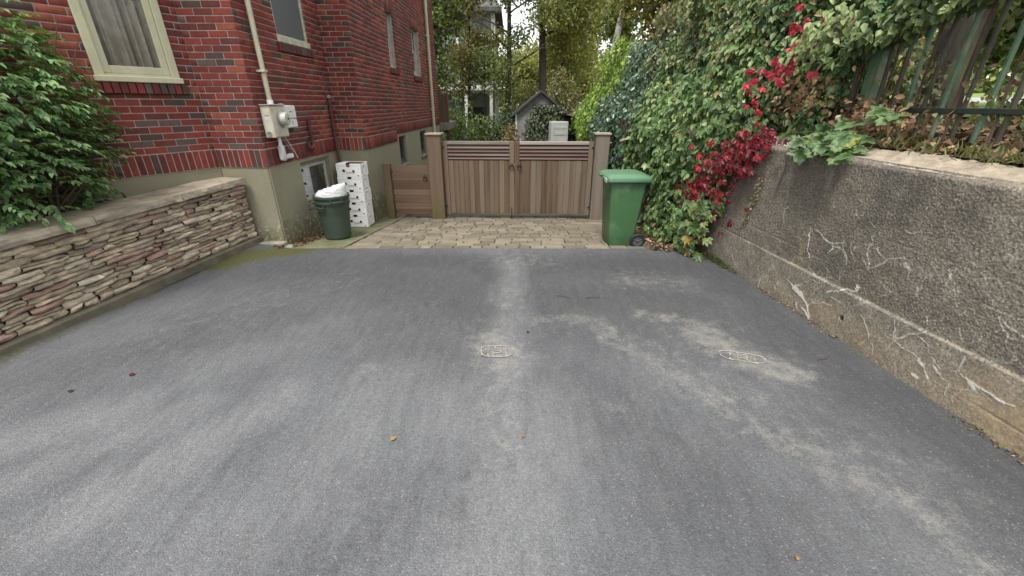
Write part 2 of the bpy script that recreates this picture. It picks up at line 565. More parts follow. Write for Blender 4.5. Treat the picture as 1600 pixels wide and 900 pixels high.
# the two sandy tyre-tread prints left on the asphalt: thin raised ridges of grit
M_GRIT = pmat('pale_grit', (.33, .31, .265), (.15, .145, .13), 70, .95, .6, 200, .004)
def tread_print(cx, cy, a, bb, yaw, bars, label):
    g = Geo()
    c, s = math.cos(yaw), math.sin(yaw)
    def T(x, y): return (cx + c * x - s * y, cy + s * x + c * y)
    def ribbon(pts, wd):
        n = len(pts)
        P = np.array([T(*p) for p in pts])
        tn = np.gradient(P, axis=0)
        tn /= np.linalg.norm(tn, axis=1)[:, None] + 1e-9
        nn = np.stack([-tn[:, 1], tn[:, 0]], 1)
        vv = []
        for i in range(n):
            wv = wd * (.25 + 1.0 * abs(wavy([[P[i][0] * 9, P[i][1] * 9, i]], 3)[0]))
            for k, z in ((-1, .0005), (0, .0045), (1, .0005)):
                q = P[i] + nn[i] * wv * k
                vv.append((q[0], q[1], z + .004))
        ff = []
        for i in range(n - 1):
            for k in range(2):
                ff.append((i * 3 + k, i * 3 + k + 1, i * 3 + k + 4, i * 3 + k + 3))
        g.add(vv, ff)
    ring = []
    for k in range(33):
        th = 2 * math.pi * k / 32
        e = .6
        ring.append((a * math.copysign(abs(math.cos(th)) ** e, math.cos(th)) * (1 + .05 * math.sin(3 * th)), bb * math.copysign(abs(math.sin(th)) ** e, math.sin(th))))
    ribbon(ring, .008)
    for x in bars:
        ribbon([(x + .004 * math.sin(q * 3), bb * .95 * q) for q in np.linspace(-1, 1, 8)], .0075)
    for y in (-.35, .1, .5):
        ribbon([(bars[1] + .004 + q * (bars[2] - bars[1] - .008), bb * y) for q in np.linspace(0, 1, 5)], .004)
    o = g.build('tread_print', M_GRIT)
    tag(o, label, 'tread print', 'gritty tread prints on the driveway')
tread_print(-.115, 2.70, .125, .075, .0, (-.065, -.02, .03, .075), 'pale oval tread print of grit at the middle of the driveway')
tread_print(1.745, 2.62, .155, .06, -.30, (-.085, -.03, .03, .085), 'pale slanted tread print of grit nearer the concrete wall')

# ---- pavers in front of the gates
M_BED = pmat('paver_joint_sand', (.05, .045, .03), (.035, .035, .018), 20, .95, .6, 80)
M_PAVER = [pmat('paver_stone_%d' % i, c, tuple(x * .72 for x in c), 7, .9, .5, 70, .004, c3=tuple(x * .8 for x in c), s3=3) for i, c in enumerate([(.195, .167, .122), (.16, .14, .104), (.22, .19, .142), (.14, .12, .085), (.175, .152, .108)])]
def paved_z(y): return -.1 * (y - 5.22)
g = Geo()
g.add([(-2.25, 5.2, -.022), (1.95, 5.2, -.022), (1.95, 8.2, paved_z(8.2) - .022), (-2.05, 8.2, paved_z(8.2) - .022)], [(0, 1, 2, 3)])
bed = g.build('paved_apron', M_BED)
bed['kind'] = 'structure'
y = 5.212
row = 0
npv = 0
while y < 8.0 and npv < 300:
    dpt = random.choice([.135, .15, .17, .19]) if row else .16
    x = -2.22 + .055 * (y - 5.2) + random.uniform(-.06, 0)
    while x < 1.9 and npv < 300:
        wd = random.choice([.16, .2, .235, .25, .29, .33])
        if x + wd > 1.98: wd = max(1.95 - x, .07)
        a, bq = .0052, .009
        j = [random.uniform(-.004, .004) for _ in range(8)]
        x0, x1, y0, y1 = x + a, x + wd - a, y + a, y + dpt - a
        cs = [(x0 + j[0], y0 + j[1]), (x1 + j[2], y0 + j[3]), (x1 + j[4], y1 + j[5]), (x0 + j[6], y1 + j[7])]
        cx, cy = (x0 + x1) / 2, (y0 + y1) / 2
        zt = random.uniform(-.004, .004)
        tx, ty = random.uniform(-.02, .02), random.uniform(-.02, .02)
        vv = []
        for inset, dz in ((0, -.045), (0, -.010), (bq, 0.0)):
            for (px, py) in cs:
                qx = px + (cx - px) / abs(cx - px) * inset
                qy = py + (cy - py) / abs(cy - py) * inset
                vv.append((qx, qy, paved_z(qy) + dz + zt + tx * (qx - cx) + ty * (qy - cy)))
        ff = [(8, 9, 10, 11)]
        for L_ in (0, 4):
            for k in range(4):
                k2 = (k + 1) % 4
                ff.append((L_ + k, L_ + k2, L_ + 4 + k2, L_ + 4 + k))
        gp = Geo(); gp.add(vv, ff)
        gp.build('paver', random.choice(M_PAVER), bed)
        npv += 1
        x += wd
    y += dpt
    row += 1

# concrete strip between the house and the pavers, with its kerb edge
g = Geo()
ys = [5.21, 6.0, 6.8, 7.6, 8.4]
for y0, y1 in zip(ys[:-1], ys[1:]):
    vv = [(-3.1, y0, paved_z(y0) - .008), (-2.24 + .055 * (y0 - 5.2), y0, paved_z(y0) - .008), (-2.24 + .055 * (y1 - 5.2), y1, paved_z(y1) - .008), (-3.1, y1, paved_z(y1) - .008)]
    g.add(vv, [(0, 1, 2, 3)])
M_STRIP = pmat('mossy_concrete', (.16, .15, .095), (.105, .105, .055), 5, .95, .5, 50, .006, c3=(.085, .09, .04), s3=2.2)
o = g.build('side_path', M_STRIP); o['kind'] = 'structure'
g = Geo()
kf = Frame((-2.24, 5.21), (-2.065, 8.4))
for i in range(4):
    s0, s1 = i * .79 + .004, (i + 1) * .79
    q = [(s0, -.055), (s1, -.055), (s1, .0), (s0, .0)]
    vv = []
    for dz in (-.05, .014):
        for s_, n_ in q:
            p_ = kf(s_, n_, 0); vv.append((p_[0], p_[1], paved_z(p_[1]) + dz))
    g.add(vv, [(4, 5, 6, 7), (0, 1, 5, 4), (1, 2, 6, 5), (2, 3, 7, 6), (3, 0, 4, 7)])
o = g.build('path_kerb', pmat('kerb_edge', (.17, .16, .10), (.10, .10, .05), 8, .95, .5, 60)); o['kind'] = 'structure'

# ================================================================== brick house
HP = [(-10, 3.3), (-4.77, 3.41), (-3.67, 5.32), (-3.05, 5.30), (-2.97, 7.40), (-2.50, 7.385), (-2.437, 9.26), (-2.28, 13.9), (-10, 14.16)]
ZB, CH, BL = 1.03, .0697, .216
ZB2 = ZB + 2 * CH
ZTOP = 6.05
house = thing('brick_house', (-5.5, 8.0, 0), 'red brick house with sage window trim and grey parged foundation', 'house')
SEG = [Frame(HP[i], HP[i + 1]) for i in range(len(HP) - 1)]
F_BAY, F_FRONT, F_SIDE, F_JOG, F_LONG1, F_LONG2 = SEG[1], SEG[2], SEG[3], SEG[4], SEG[5], SEG[6]
def s_at_y(fr, y): return (y - fr.p[1]) / fr.d[1]
OPEN = {i: [] for i in range(len(SEG))}        # brick openings s0,s1,z0,z1
OPEN[1] = [(1.31, 2.045, 1.93, 3.62)]
OPEN[3] = [(s_at_y(F_SIDE, 6.13), s_at_y(F_SIDE, 6.97), 2.46, 3.72)]
OPEN[5] = [(s_at_y(F_LONG1, 8.45), s_at_y(F_LONG1, 8.45) + .001, 9, 9.1)]
OPEN[6] = [(s_at_y(F_LONG2, 9.32), s_at_y(F_LONG2, 9.82), 2.40, 3.42), (s_at_y(F_LONG2, 11.2), s_at_y(F_LONG2, 11.95), 2.36, 3.42)]
FOPEN = {i: [] for i in range(len(SEG))}       # foundation openings
FOPEN[3] = [(s_at_y(F_SIDE, 6.08), s_at_y(F_SIDE, 7.02), .36, .985)]
FOPEN[6] = [(s_at_y(F_LONG2, 9.40), s_at_y(F_LONG2, 9.95), .52, 1.11), (s_at_y(F_LONG2, 11.3), s_at_y(F_LONG2, 11.95), .52, 1.11)]

def panel(g, fr, z0, z1, n, ops, depth=.13, s_a=0.0, s_b=None):
    """flat wall panel with rectangular holes and their reveals"""
    s_b = fr.len if s_b is None else s_b
    ss = sorted(set([s_a, s_b] + [q for o_ in ops for q in o_[:2]]))
    zz = sorted(set([z0, z1] + [q for o_ in ops for q in o_[2:] if z0 < q < z1]))
    for a, b_ in zip(ss[:-1], ss[1:]):
        for c, d_ in zip(zz[:-1], zz[1:]):
            ms, mz = (a + b_) / 2, (c + d_) / 2
            if any(o_[0] < ms < o_[1] and o_[2] < mz < o_[3] for o_ in ops): continue
            g.add([fr(a, n, c), fr(b_, n, c), fr(b_, n, d_), fr(a, n, d_)], [(0, 1, 2, 3)])
    for a, b_, c, d_ in ops:
        if b_ - a < .01: continue
        q = [(a, c), (b_, c), (b_, d_), (a, d_)]
        for k in range(4):
            (s0, za), (s1, zb_) = q[k], q[(k + 1) % 4]
            g.add([fr(s0, n, za), fr(s1, n, zb_), fr(s1, n - depth, zb_), fr(s0, n - depth, za)], [(0, 1, 2, 3)])

def cut(iv, ops):
    out = [iv]
    for a, b_ in ops:
        nx = []
        for s0, s1 in out:
            if b_ <= s0 or a >= s1: nx.append((s0, s1)); continue
            if a > s0: nx.append((s0, a))
            if b_ < s1: nx.append((b_, s1))
        out = nx
    return out

bricks = []     # (frame, s0,s1,z0,z1,matidx)
def lay(i, zb, ztop):
    fr = SEG[i]
    LN = fr.len
    e0 = .004 if i in (3, 5) else 0.0
    bw, bj = .0580, .0117
    # soldier course
    s = e0
    while s < LN - .02:
        s1 = min(s + bw, LN)
        bricks.append((fr, s, s1, zb + .004, zb + .205, None)); s += bw + bj
    lint = []
    for (a, b_, c, d_) in OPEN[i]:
        if b_ - a > .1:
            lint.append((a - .0, b_ + .0, d_, d_ + .205))
    z = ZB + .217
    k = 0
    while z + CH < ztop:
        if z > zb + .21:
            blk = [(a, b_) for a, b_, c, d_ in OPEN[i] + lint if c < z + CH * .75 and d_ > z + CH * .2]
            off = (0 if k % 2 else .5 * BL) + (.55 if i == 1 else .31 * (i % 3)) * BL
            s = -off % BL - BL
            while s < LN:
                iv = (max(s, e0), min(s + BL - .011, LN))
                for a, b_ in cut(iv, blk):
                    if b_ - a > .02: bricks.append((fr, a, b_, z + .004, z + CH - .0075, None))
                s += BL
        z += CH; k += 1
    for a, b_, c, d_ in lint:
        s = a
        while s < b_ - .01:
            bricks.append((fr, s, min(s + bw, b_), d_ - .2, d_ - .004, None)); s += bw + bj
for i in range(len(SEG)):
    if i == 7: continue
    lay(i, ZB2 if i == 6 else ZB, ZTOP)
# choose materials: patches of tone plus single dark headers
mid = np.array([fr((a + b_) / 2, 0, (c + d_) / 2) for fr, a, b_, c, d_, _ in bricks])
tone = wavy(mid, 1.1)
nb = len(bricks)
bm = rng.choice(len(BRICK), nb, p=_bw)
lift = rng.random(nb)
bm = np.where((tone > .35) & (lift < .45) & (bm < 5), 3, bm)
bm = np.where((tone < -.35) & (lift < .35) & (bm < 5), 4, bm)
# size in the picture: the 300 biggest are single bricks
cpos = np.array([0, 0, CAM_H])
dv = mid - cpos
dist = np.linalg.norm(dv, axis=1)
nrm = np.array([q[0].n for q in bricks])
face = np.maximum(-(dv * nrm).sum(1) / dist, 0)
area = np.array([(b_ - a) * (d_ - c) for fr, a, b_, c, d_, _ in bricks])
cpv, spv = math.cos(R(PITCH)), math.sin(R(PITCH))
dep = dv[:, 1] * cpv - dv[:, 2] * spv
uu = dv[:, 0] / np.maximum(dep, .1); vv_ = (dv[:, 1] * spv + dv[:, 2] * cpv) / np.maximum(dep, .1)
seen = (dep > .1) & (np.abs(uu) < 1.2) & (np.abs(vv_) < .695) & (uu > -1.08)
score = np.where(seen, area * face / dist ** 2, 0)
single = set(np.argsort(-score)[:298].tolist())

g = Geo()
for i in range(len(SEG)):
    fr = SEG[i]
    panel(g, fr, (ZB2 if i == 6 else ZB) - .003, ZTOP, -.0068, OPEN[i])
wall = g.build('wall', M_MORTAR, house)
BV, BQ, BM = [], [], []
def brick_verts(fr, a, b_, c, d_, pr, sk):
    e = .0022
    return [fr(a, -.03, c), fr(b_, -.03, c), fr(b_, -.03, d_), fr(a, -.03, d_),
            fr(a, pr - e + sk, c), fr(b_, pr - e, c), fr(b_, pr - e, d_), fr(a, pr - e + sk, d_),
            fr(a + e, pr + sk, c + e), fr(b_ - e, pr, c + e), fr(b_ - e, pr, d_ - e), fr(a + e, pr + sk, d_ - e)]
BF = [(8, 9, 10, 11), (0, 1, 5, 4), (1, 2, 6, 5), (2, 3, 7, 6), (3, 0, 4, 7), (4, 5, 9, 8), (5, 6, 10, 9), (6, 7, 11, 10), (7, 4, 8, 11)]
for k, (fr, a, b_, c, d_, _) in enumerate(bricks):
    pr = rng.uniform(-.0015, .0022); sk = rng.uniform(-.0012, .0012)
    dzj = rng.uniform(-.0012, .0012)
    V = brick_verts(fr, a, b_, c + dzj, d_ + dzj, pr, sk)
    if k in single:
        gb = Geo(); gb.add(V, BF); gb.build('brick', BRICK[bm[k]], wall)
    else:
        n0 = len(BV); BV.extend(V)
        BQ.extend([[n0 + q for q in f_] for f_ in BF]); BM.extend([bm[k]] * len(BF))
o = quads_mesh('brickwork', np.array(BV), BQ, BRICK, wall, mat_idx=BM)
o['kind'] = 'stuff'

# foundation, with small splashed and mossy areas
M_PF, t, b = newmat('parged_concrete')
v = world_pos(t)
sp = nd(t, 'ShaderNodeSeparateXYZ'); t.links.new(v, sp.inputs[0])
c0 = mixc(t, ramp(t, noise(t, v, 2.2, 5, .6), .3, .7), (.235, .222, .148), (.185, .175, .118))
c0 = mixc(t, ramp(t, noise(t, v, 40, 4, .7), .3, .75, 0, .5), c0, (.27, .255, .185))
low = mth(t, 'ADD', mth(t, 'MULTIPLY', sp.outputs[2], -1.0), mth(t, 'MULTIPLY', noise(t, v, 6, 5, .65), .75))
c0 = mixc(t, ramp(t, low, .08, .34, 0, .8), c0, (.085, .085, .03))
c0 = mixc(t, mth(t, 'MULTIPLY', ramp(t, low, -.02, .12, 0, 1), ramp(t, noise(t, v, 16, 5, .75), .56, .61, 0, .8)), c0, (.42, .39, .31))
t.links.new(c0, b.inputs['Base Color']); b.inputs['Roughness'].default_value = .88
bump(t, b, mth(t, 'ADD', noise(t, v, 25, 5, .7), mth(t, 'MULTIPLY', noise(t, v, 3, 3), 2.0)), .3, .008)
g = Geo()
for i in range(len(SEG)):
    fr = SEG[i]
    panel(g, fr, -1.6, (ZB2 if i == 6 else ZB) + .002, -.016, FOPEN[i], depth=.16)
g.build('foundation', M_PF, house)
# roof with eaves, above the picture
cxr, cyr = -6.0, 8.8
g = Geo()
rim = []
for (x, y) in HP:
    dx, dy = x - cxr, y - cyr
    rim.append((x + .35 * np.sign(dx), y + .35 * np.sign(dy)))
rim = [(-10.4, 2.95), (-4.5, 3.0), (-2.6, 5.0), (-1.9, 14.3), (-10.4, 14.55)]
vv = [(x, y, ZTOP - .02) for x, y in rim] + [(x, y, ZTOP + .16) for x, y in rim] + [(-6.2, 7.5, 8.6), (-6.2, 10.5, 8.6)]
n5 = 5
g.add(vv, [tuple(range(5))[::-1]] + [(k, (k + 1) % 5, 5 + (k + 1) % 5, 5 + k) for k in range(5)] + [(5, 6, 10), (6, 7, 10), (7, 8, 11, 10), (8, 9, 11), (9, 5, 10, 11)])
g.build('roof', pmat('roof_shingle', (.06, .055, .05), (.04, .04, .038), 8, .9, .4), house)

def window(fr, s0, s1, z0, z1, casing, sash_w, mats, curtain=False, depth=.085, sillh=.05, meeting=None, glass=None, out=.012, bricksill=True, label=None, dark=True):
    cm, sm, gm = mats
    g = Geo()
    c = casing
    nf, nb_ = out, -.13
    g.bbox(fr, s0 + .001, s0 + c, nb_, nf, z0 + sillh, z1 - .001, .004)
    g.bbox(fr, s1 - c, s1 - .001, nb_, nf, z0 + sillh, z1 - .001, .004)
    g.bbox(fr, s0 + c, s1 - c, nb_, nf - .002, z1 - c, z1 - .002, .004)
    win = g.build('window', cm, house)
    if label: win['label'] = label
    g = Geo()
    g.bbox(fr, s0 - .015, s1 + .015, nb_, nf + .028, z0, z0 + sillh, .006)
    g.bbox(fr, s0 + c, s1 - c, nb_ + .01, nf - .015, z0 + sillh, z0 + sillh + .022, .003)
    g.build('sill', cm, win)
    a, b_, lo, hi = s0 + c + .002, s1 - c - .002, z0 + sillh + .024, z1 - c - .002
    panes = [(lo, hi)] if meeting is None else [(lo, meeting + .018), (meeting - .018, hi)]
    for q, (pl, ph) in enumerate(panes):
        n1 = nf - .022 - q * .03
        n0 = n1 - .035
        g = Geo()
        w_ = sash_w
        g.bbox(fr, a, a + w_, n0, n1, pl, ph, .004); g.bbox(fr, b_ - w_, b_, n0, n1, pl, ph, .004)
        g.bbox(fr, a + w_, b_ - w_, n0, n1 - .001, pl, pl + w_ * 1.15, .004); g.bbox(fr, a + w_, b_ - w_, n0, n1 - .001, ph - w_, ph, .004)
        g.build('sash', sm, win)
        g = Geo()
        nm = (n0 + n1) / 2
        g.box(fr, a + w_ - .004, b_ - w_ + .004, nm - .003, nm, pl + w_, ph - w_ + .004)
        g.build('pane', gm, win)
    if curtain:
        n = 60
        V = []
        for i in range(n):
            q = i / (n - 1)
            s = a + (b_ - a) * q
            nn = -.115 - .022 * math.sin(q * 38 + 2 * math.sin(q * 7)) - .012 * math.sin(q * 71 + 1)
            if abs(q - .62) < .025: nn -= .06
            V.append(fr(s, nn, lo - .02)); V.append(fr(s + .01 * math.sin(q * 20), nn * 1.0, hi))
        g = Geo(); g.add(V, [(2 * i, 2 * i + 2, 2 * i + 3, 2 * i + 1) for i in range(n - 1)])
        g.build('curtain', M_CURTAIN, win, smooth=True)
    if dark:
        g = Geo(); g.box(fr, s0 - .02, s1 + .02, -.5, -.20, z0 - .02, z1 + .02)
        g.build('room', M_DARK, win)
    if bricksill:
        s = s0 - .045; k = 0
        while s < s1 + .03:
            gb = Geo()
            e = min(s + .060, s1 + .05)
            zt, zb_ = z0 - .006, z0 - .105
            gb.add(brick_verts(fr, s, e, zb_, zt, .035 + random.uniform(-.003, .003), 0), BF)
            gb.build('sill_brick', BRICK[random.choice([2, 4, 5, 5, 6, 0])], win)
            s += .0695; k += 1
    return win
# brick sills need room: they sit proud of the wall face
window(F_BAY, 1.31, 2.045, 1.96, 3.62, .075, .062, (M_TRIM, M_TRIM, M_GLASS_CLEAR), curtain=True, depth=.1, sillh=.055, out=.022, label='sage framed bay window with grey curtains')
M_PEEL = pmat('peeling_sage_paint', (.42, .40, .29), (.32, .30, .24), 20, .7, .3, 60, c3=(.5, .48, .40), s3=9)
window(F_SIDE, *OPEN[3][0][:2], 2.49, 3.72, .05, .04, (M_PEEL, M_TRIM, M_GLASS), sillh=.075, meeting=3.15, out=-.02, label='sage framed side window above the pipes')
sw_ = [o_ for o_ in house.children if o_.get('label') == 'sage framed side window above the pipes'][0]
g = Geo(); g.box(F_SIDE, OPEN[3][0][0] + .055, OPEN[3][0][1] - .055, -.036, -.033, 2.60, 3.6); g.build('insect_screen', M_SCREEN, sw_)
for o_ in OPEN[6]:
    window(F_LONG2, o_[0], o_[1], o_[2] + .03, o_[3], .05, .045, (M_SASHG, M_SASHG, M_GLASS), sillh=.05, meeting=(o_[2] + o_[3]) / 2 + .05, out=-.095)
bw_ = window(F_SIDE, *FOPEN[3][0], .055, .045, (pmat('parged_surround', (.20, .185, .13), (.15, .14, .10), 8, .85, .3), M_SASHG, M_GLASS_MIRROR), sillh=.03, out=-.05, bricksill=False, dark=True, label='low basement window mirroring the cartons')
for o_ in FOPEN[6]:
    window(F_LONG2, *o_, .04, .035, (pmat('dark_frame', (.09, .085, .07), None, 8, .8), pmat('dark_sash', (.07, .07, .06), None, 8, .7), M_GLASS), sillh=.03, out=-.07, bricksill=False)
    g = Geo(); g.bbox(F_LONG2, o_[0] - .04, o_[1] + .04, -.02, .03, o_[2] - .06, o_[2] - .002, .008); g.build('basement_sill', M_PARGE, house)
g = Geo(); g.bbox(F_SIDE, FOPEN[3][0][0] - .03, FOPEN[3][0][1] + .03, -.10, -.004, .30, .358, .012); g.build('basement_sill', M_CONC, house)
g = Geo()     # foundation vent grille
for k in range(5):
    zc = .50 + k * .04
    g.bbox(F_SIDE, 1.83, 1.98, -.016, .012, zc, zc + .022, .004)
g.build('vent_grille', M_PARGE, house)
# rain pipe near the back corner
g = Geo()
sp_ = s_at_y(F_LONG2, 12.75)
g.tube([F_LONG2(sp_, .06, z) for z in (ZTOP, 4, 2.5, 1.0)], .042, 10)
for z in (3.4, 1.6): g.bbox(F_LONG2, sp_ - .07, sp_ + .07, -.01, .07, z, z + .03, .004)
g.build('rain_pipe', M_TRIM, house, smooth=True)
# rusty vent pipes on the side wall
M_RUSTPIPE = pmat('brown_painted_pipe', (.10, .035, .028), (.055, .022, .018), 14, .6, .25, 60)
g = Geo()
s_ = s_at_y(F_SIDE, 7.24)
g.tube([F_SIDE(s_, .035, 1.86), F_SIDE(s_, .035, .66)], .021, 10)
g.tube([F_SIDE(s_, .035, .66), F_SIDE(s_, .035, .12)], .015, 8)
g.tube([F_SIDE(s_ - .12, .035, .735), F_SIDE(s_ + .09, .035, .735)], .024, 8)
g.tube([F_SIDE(s_, .035, .80), F_SIDE(s_, .035, .68)], .032, 8)
pp = g.build('vent_pipe', M_RUSTPIPE, house, smooth=True)
g = Geo(); g.tube([F_SIDE(s_, .035, 1.84), F_SIDE(s_, .035, 1.885)], .034, 10); g.build('pipe_cap', pmat('grey_cap', (.26, .24, .23), None, 20, .6), pp, smooth=True)
g = Geo()
s_ = s_at_y(F_SIDE, 6.45)
g.tube([F_SIDE(s_, .04, 1.52), F_SIDE(s_, .04, 1.20)], .023, 10)
g.tube([F_SIDE(s_, .04, 1.20), F_SIDE(s_ - .03, .045, 1.16), F_SIDE(s_ - .14, .05, 1.165)], [.033, .034, .03], 10)
g.tube([F_SIDE(s_ - .14, .05, 1.165), F_SIDE(s_ - .15, .05, 1.25)], .03, 10)
pp = g.build('vent_pipe', M_RUSTPIPE, house, smooth=True)
g = Geo(); g.tube([F_SIDE(s_, .04, 1.51), F_SIDE(s_, .04, 1.545)], .031, 10); g.build('pipe_cap', M_RUSTPIPE, pp, smooth=True)

# ---- electric meter, conduit and white service box on the side wall
M_METER = pmat('meter_enamel', (.50, .48, .40), (.44, .41, .33), 9, .45, .06, 40, c3=(.40, .31, .22), s3=7)
M_PLAST = pmat('white_plastic', (.66, .67, .68), (.58, .59, .60), 6, .4, .03)
M_GREYM = pmat('grey_metal', (.36, .36, .35), (.28, .28, .27), 12, .35, .08, 60, metal=.5)
M_BLACK = pmat('black_iron', (.015, .015, .016), (.03, .028, .026), 20, .45, .15)
FS = F_SIDE
m0 = thing('electric_meter', FS(.26, 0, 1.36), 'cream electric meter box with round dial and tall conduit on the brick wall', 'electric meter')
g = Geo(); g.bbox(FS, .09, .41, .003, .125, 1.37, 1.735, .006); bx_ = g.build('meter_box', M_METER, m0)
g = Geo(); g.bbox(FS, .075, .425, .003, .14, 1.736, 1.752, .004); g.build('box_lid', pmat('rusty_lid', (.36, .30, .24), (.20, .13, .09), 16, .7, .2), m0)
g = Geo(); g.bbox(FS, .10, .40, .126, .131, 1.38, 1.725, .002); g.bbox(FS, .15, .16, .131, .135, 1.38, 1.725, .001); g.build('front_plate', M_METER, bx_)
g = Geo()
ctr = FS(.275, .13, 1.585)
def ring_n(g, s, z, prof, fr=FS, seg=28):
    b0 = len(g.v)
    for r_, n_ in prof:
        for k in range(seg):
            th = 2 * math.pi * k / seg
            g.v.append(tuple(fr(s + r_ * math.cos(th), n_, z + r_ * math.sin(th))))
    for i in range(len(prof) - 1):
        for k in range(seg):
            k2 = (k + 1) % seg
            g.f.append([b0 + i * seg + k, b0 + i * seg + k2, b0 + (i + 1) * seg + k2, b0 + (i + 1) * seg + k]); g.m.append(0)
ring_n(g, .275, 1.585, [(.088, .131), (.088, .152), (.08, .158), (.076, .158)]); g.build('dial_ring', M_GREYM, m0, smooth=True)
g = Geo(); ring_n(g, .275, 1.585, [(.075, .14), (.074, .21), (.066, .224), (.03, .228), (0, .228)]); dl = g.build('dial', pmat('dial_glass', (.50, .49, .44), (.34, .33, .30), 30, .15, .05), m0, smooth=True)
g = Geo(); g.bbox(FS, .262, .288, .2285, .234, 1.575, 1.60, .003); g.build('dial_mark', M_BLACK, dl)
g = Geo(); ring_n(g, .275, 1.49, [(.014, .131), (.014, .142), (.0, .142)], seg=12); g.build('seal', M_GREYM, m0)
FE = Frame(FS(.09, 0, 0)[:2], FS(.09, .13, 0)[:2])
# marks on the end of the box that faces the driveway: maker's lettering, pale sticker, round knock-out
FN = Frame(FS(.09, .0, 0)[:2], FS(.09, .14, 0)[:2])
g = Geo()
for k, (a, b_) in enumerate([(.045, .053), (.062, .075), (.079, .088), (.092, .104)]):
    g.box(FN, a, b_, .0005, .0022, 1.622, 1.630)
g.build('lettering', pmat('faded_ink', (.16, .15, .14), None, 20, .7, 0), bx_)
g = Geo(); g.box(FN, .05, .095, .0005, .002, 1.57, 1.606); g.build('sticker', pmat('pale_sticker', (.55, .58, .62), None, 20, .5, 0), bx_)
g = Geo(); ring_n(g, .06, 1.415, [(.03, .0005), (.03, .006), (.022, .006), (.021, .002), (0, .002)], fr=FN, seg=20); g.build('knockout', M_GREYM, bx_)
g = Geo(); g.tube([FS(.235, .065, 1.75), FS(.235, .06, 2.4), FS(.235, .055, 6.0)], .029, 12)
cd = g.build('conduit', pmat('cream_conduit', (.44, .41, .30), (.36, .33, .24), 7, .5, .05), m0, smooth=True)
g = Geo(); g.tube([FS(.235, .065, 1.752), FS(.235, .065, 1.80)], .038, 12); g.build('conduit_hub', M_PLAST, cd, smooth=True)
g = Geo(); g.bbox(FS, .19, .28, 0.003, .095, 2.10, 2.125, .004); g.build('pipe_strap', M_METER, cd)
g = Geo(); g.tube([FS(.25, .07, 1.368), FS(.25, .07, 1.26)], .022, 10); g.build('lower_conduit', M_PLAST, m0, smooth=True)
g = Geo(); g.bbox(FS, .215, .285, .03, .11, 1.08, 1.27, .018); g.tube([FS(.28, .06, 1.11), FS(.40, .04, 1.11)], .026, 10); eb = g.build('conduit_elbow', pmat('grey_white_pvc', (.52, .53, .53), None, 8, .45, .05), m0, smooth=True)
g = Geo()
for z_ in (1.245, 1.105): ring_n(g, .25, z_, [(.006, .1105), (.006, .114), (0, .114)], seg=8)
g.build('screw', M_GREYM, eb)

m1 = thing('service_box', FS(.60, 0, 1.5), 'small white plastic service box beside the meter dial', 'utility box')
g = Geo(); g.bbox(FS, .47, .76, .003, .085, 1.575, 1.74, .012); g.bbox(FS, .50, .545, .003, .05, 1.735, 1.76, .006); g.build('upper_cover', M_PLAST, m1, smooth=True)
g = Geo(); g.bbox(FS, .50, .765, .003, .08, 1.465, 1.572, .010); g.build('lower_cover', M_PLAST, m1, smooth=True)
g = Geo(); g.box(FS, .60, .66, .0855, .0865, 1.655, 1.667); g.box(FS, .635, .644, .0805, .0815, 1.50, 1.55); g.box(FS, .63, .637, .0805, .0815, 1.535, 1.548); g.build('cover_mark', pmat('grey_print', (.12, .12, .13), None, 20, .6, 0), m1)
# loose wires below the meter
def wire(pts, r_, mat, label):
    g = Geo()
    P = [np.array(p) for p in pts]
    out = []
    for i in range(len(P) - 1):
        p0, p1, p2, p3 = P[max(i - 1, 0)], P[i], P[i + 1], P[min(i + 2, len(P) - 1)]
        for q in np.linspace(0, 1, 6, endpoint=False):
            out.append(.5 * (2 * p1 + (p2 - p0) * q + (2 * p0 - 5 * p1 + 4 * p2 - p3) * q * q + (3 * p1 - p0 - 3 * p2 + p3) * q ** 3))
    out.append(P[-1])
    g.tube(out, r_, 6)
    tag(g.build('cable', mat, None, smooth=True), label, 'cable', 'loose cables under the meter')
M_CABG = pmat('green_cable', (.05, .12, .09), None, 20, .5, 0)
wire([FS(.33, .03, 1.37), FS(.36, .03, 1.27), FS(.40, .025, 1.17), FS(.50, .02, 1.12), FS(.62, .02, 1.09)], .006, M_CABG, 'dark green cable drooping below the meter to the elbow fitting')
wire([FS(.42, .02, 1.40), FS(.50, .02, 1.33), FS(.58, .015, 1.24), FS(.66, .015, 1.14), FS(.70, .015, 1.06)], .005, M_PLAST, 'thin white cable slanting down brick beside the meter')
wire([FS(.38, .03, 1.36), FS(.42, .05, 1.30), FS(.45, .06, 1.22), FS(.52, .05, 1.20), FS(.60, .03, 1.15)], .005, pmat('grey_cable', (.3, .3, .3), None, 9, .5, 0), 'short grey cable looping out under the meter box')
g = Geo(); g.bbox(FS, .42, .56, .003, .05, 1.085, 1.145, .012)
tag(g.build('cable_clamp', M_PLAST, None, smooth=True), 'white cable clamp fixed below the meter at the brick edge', 'cable clamp')

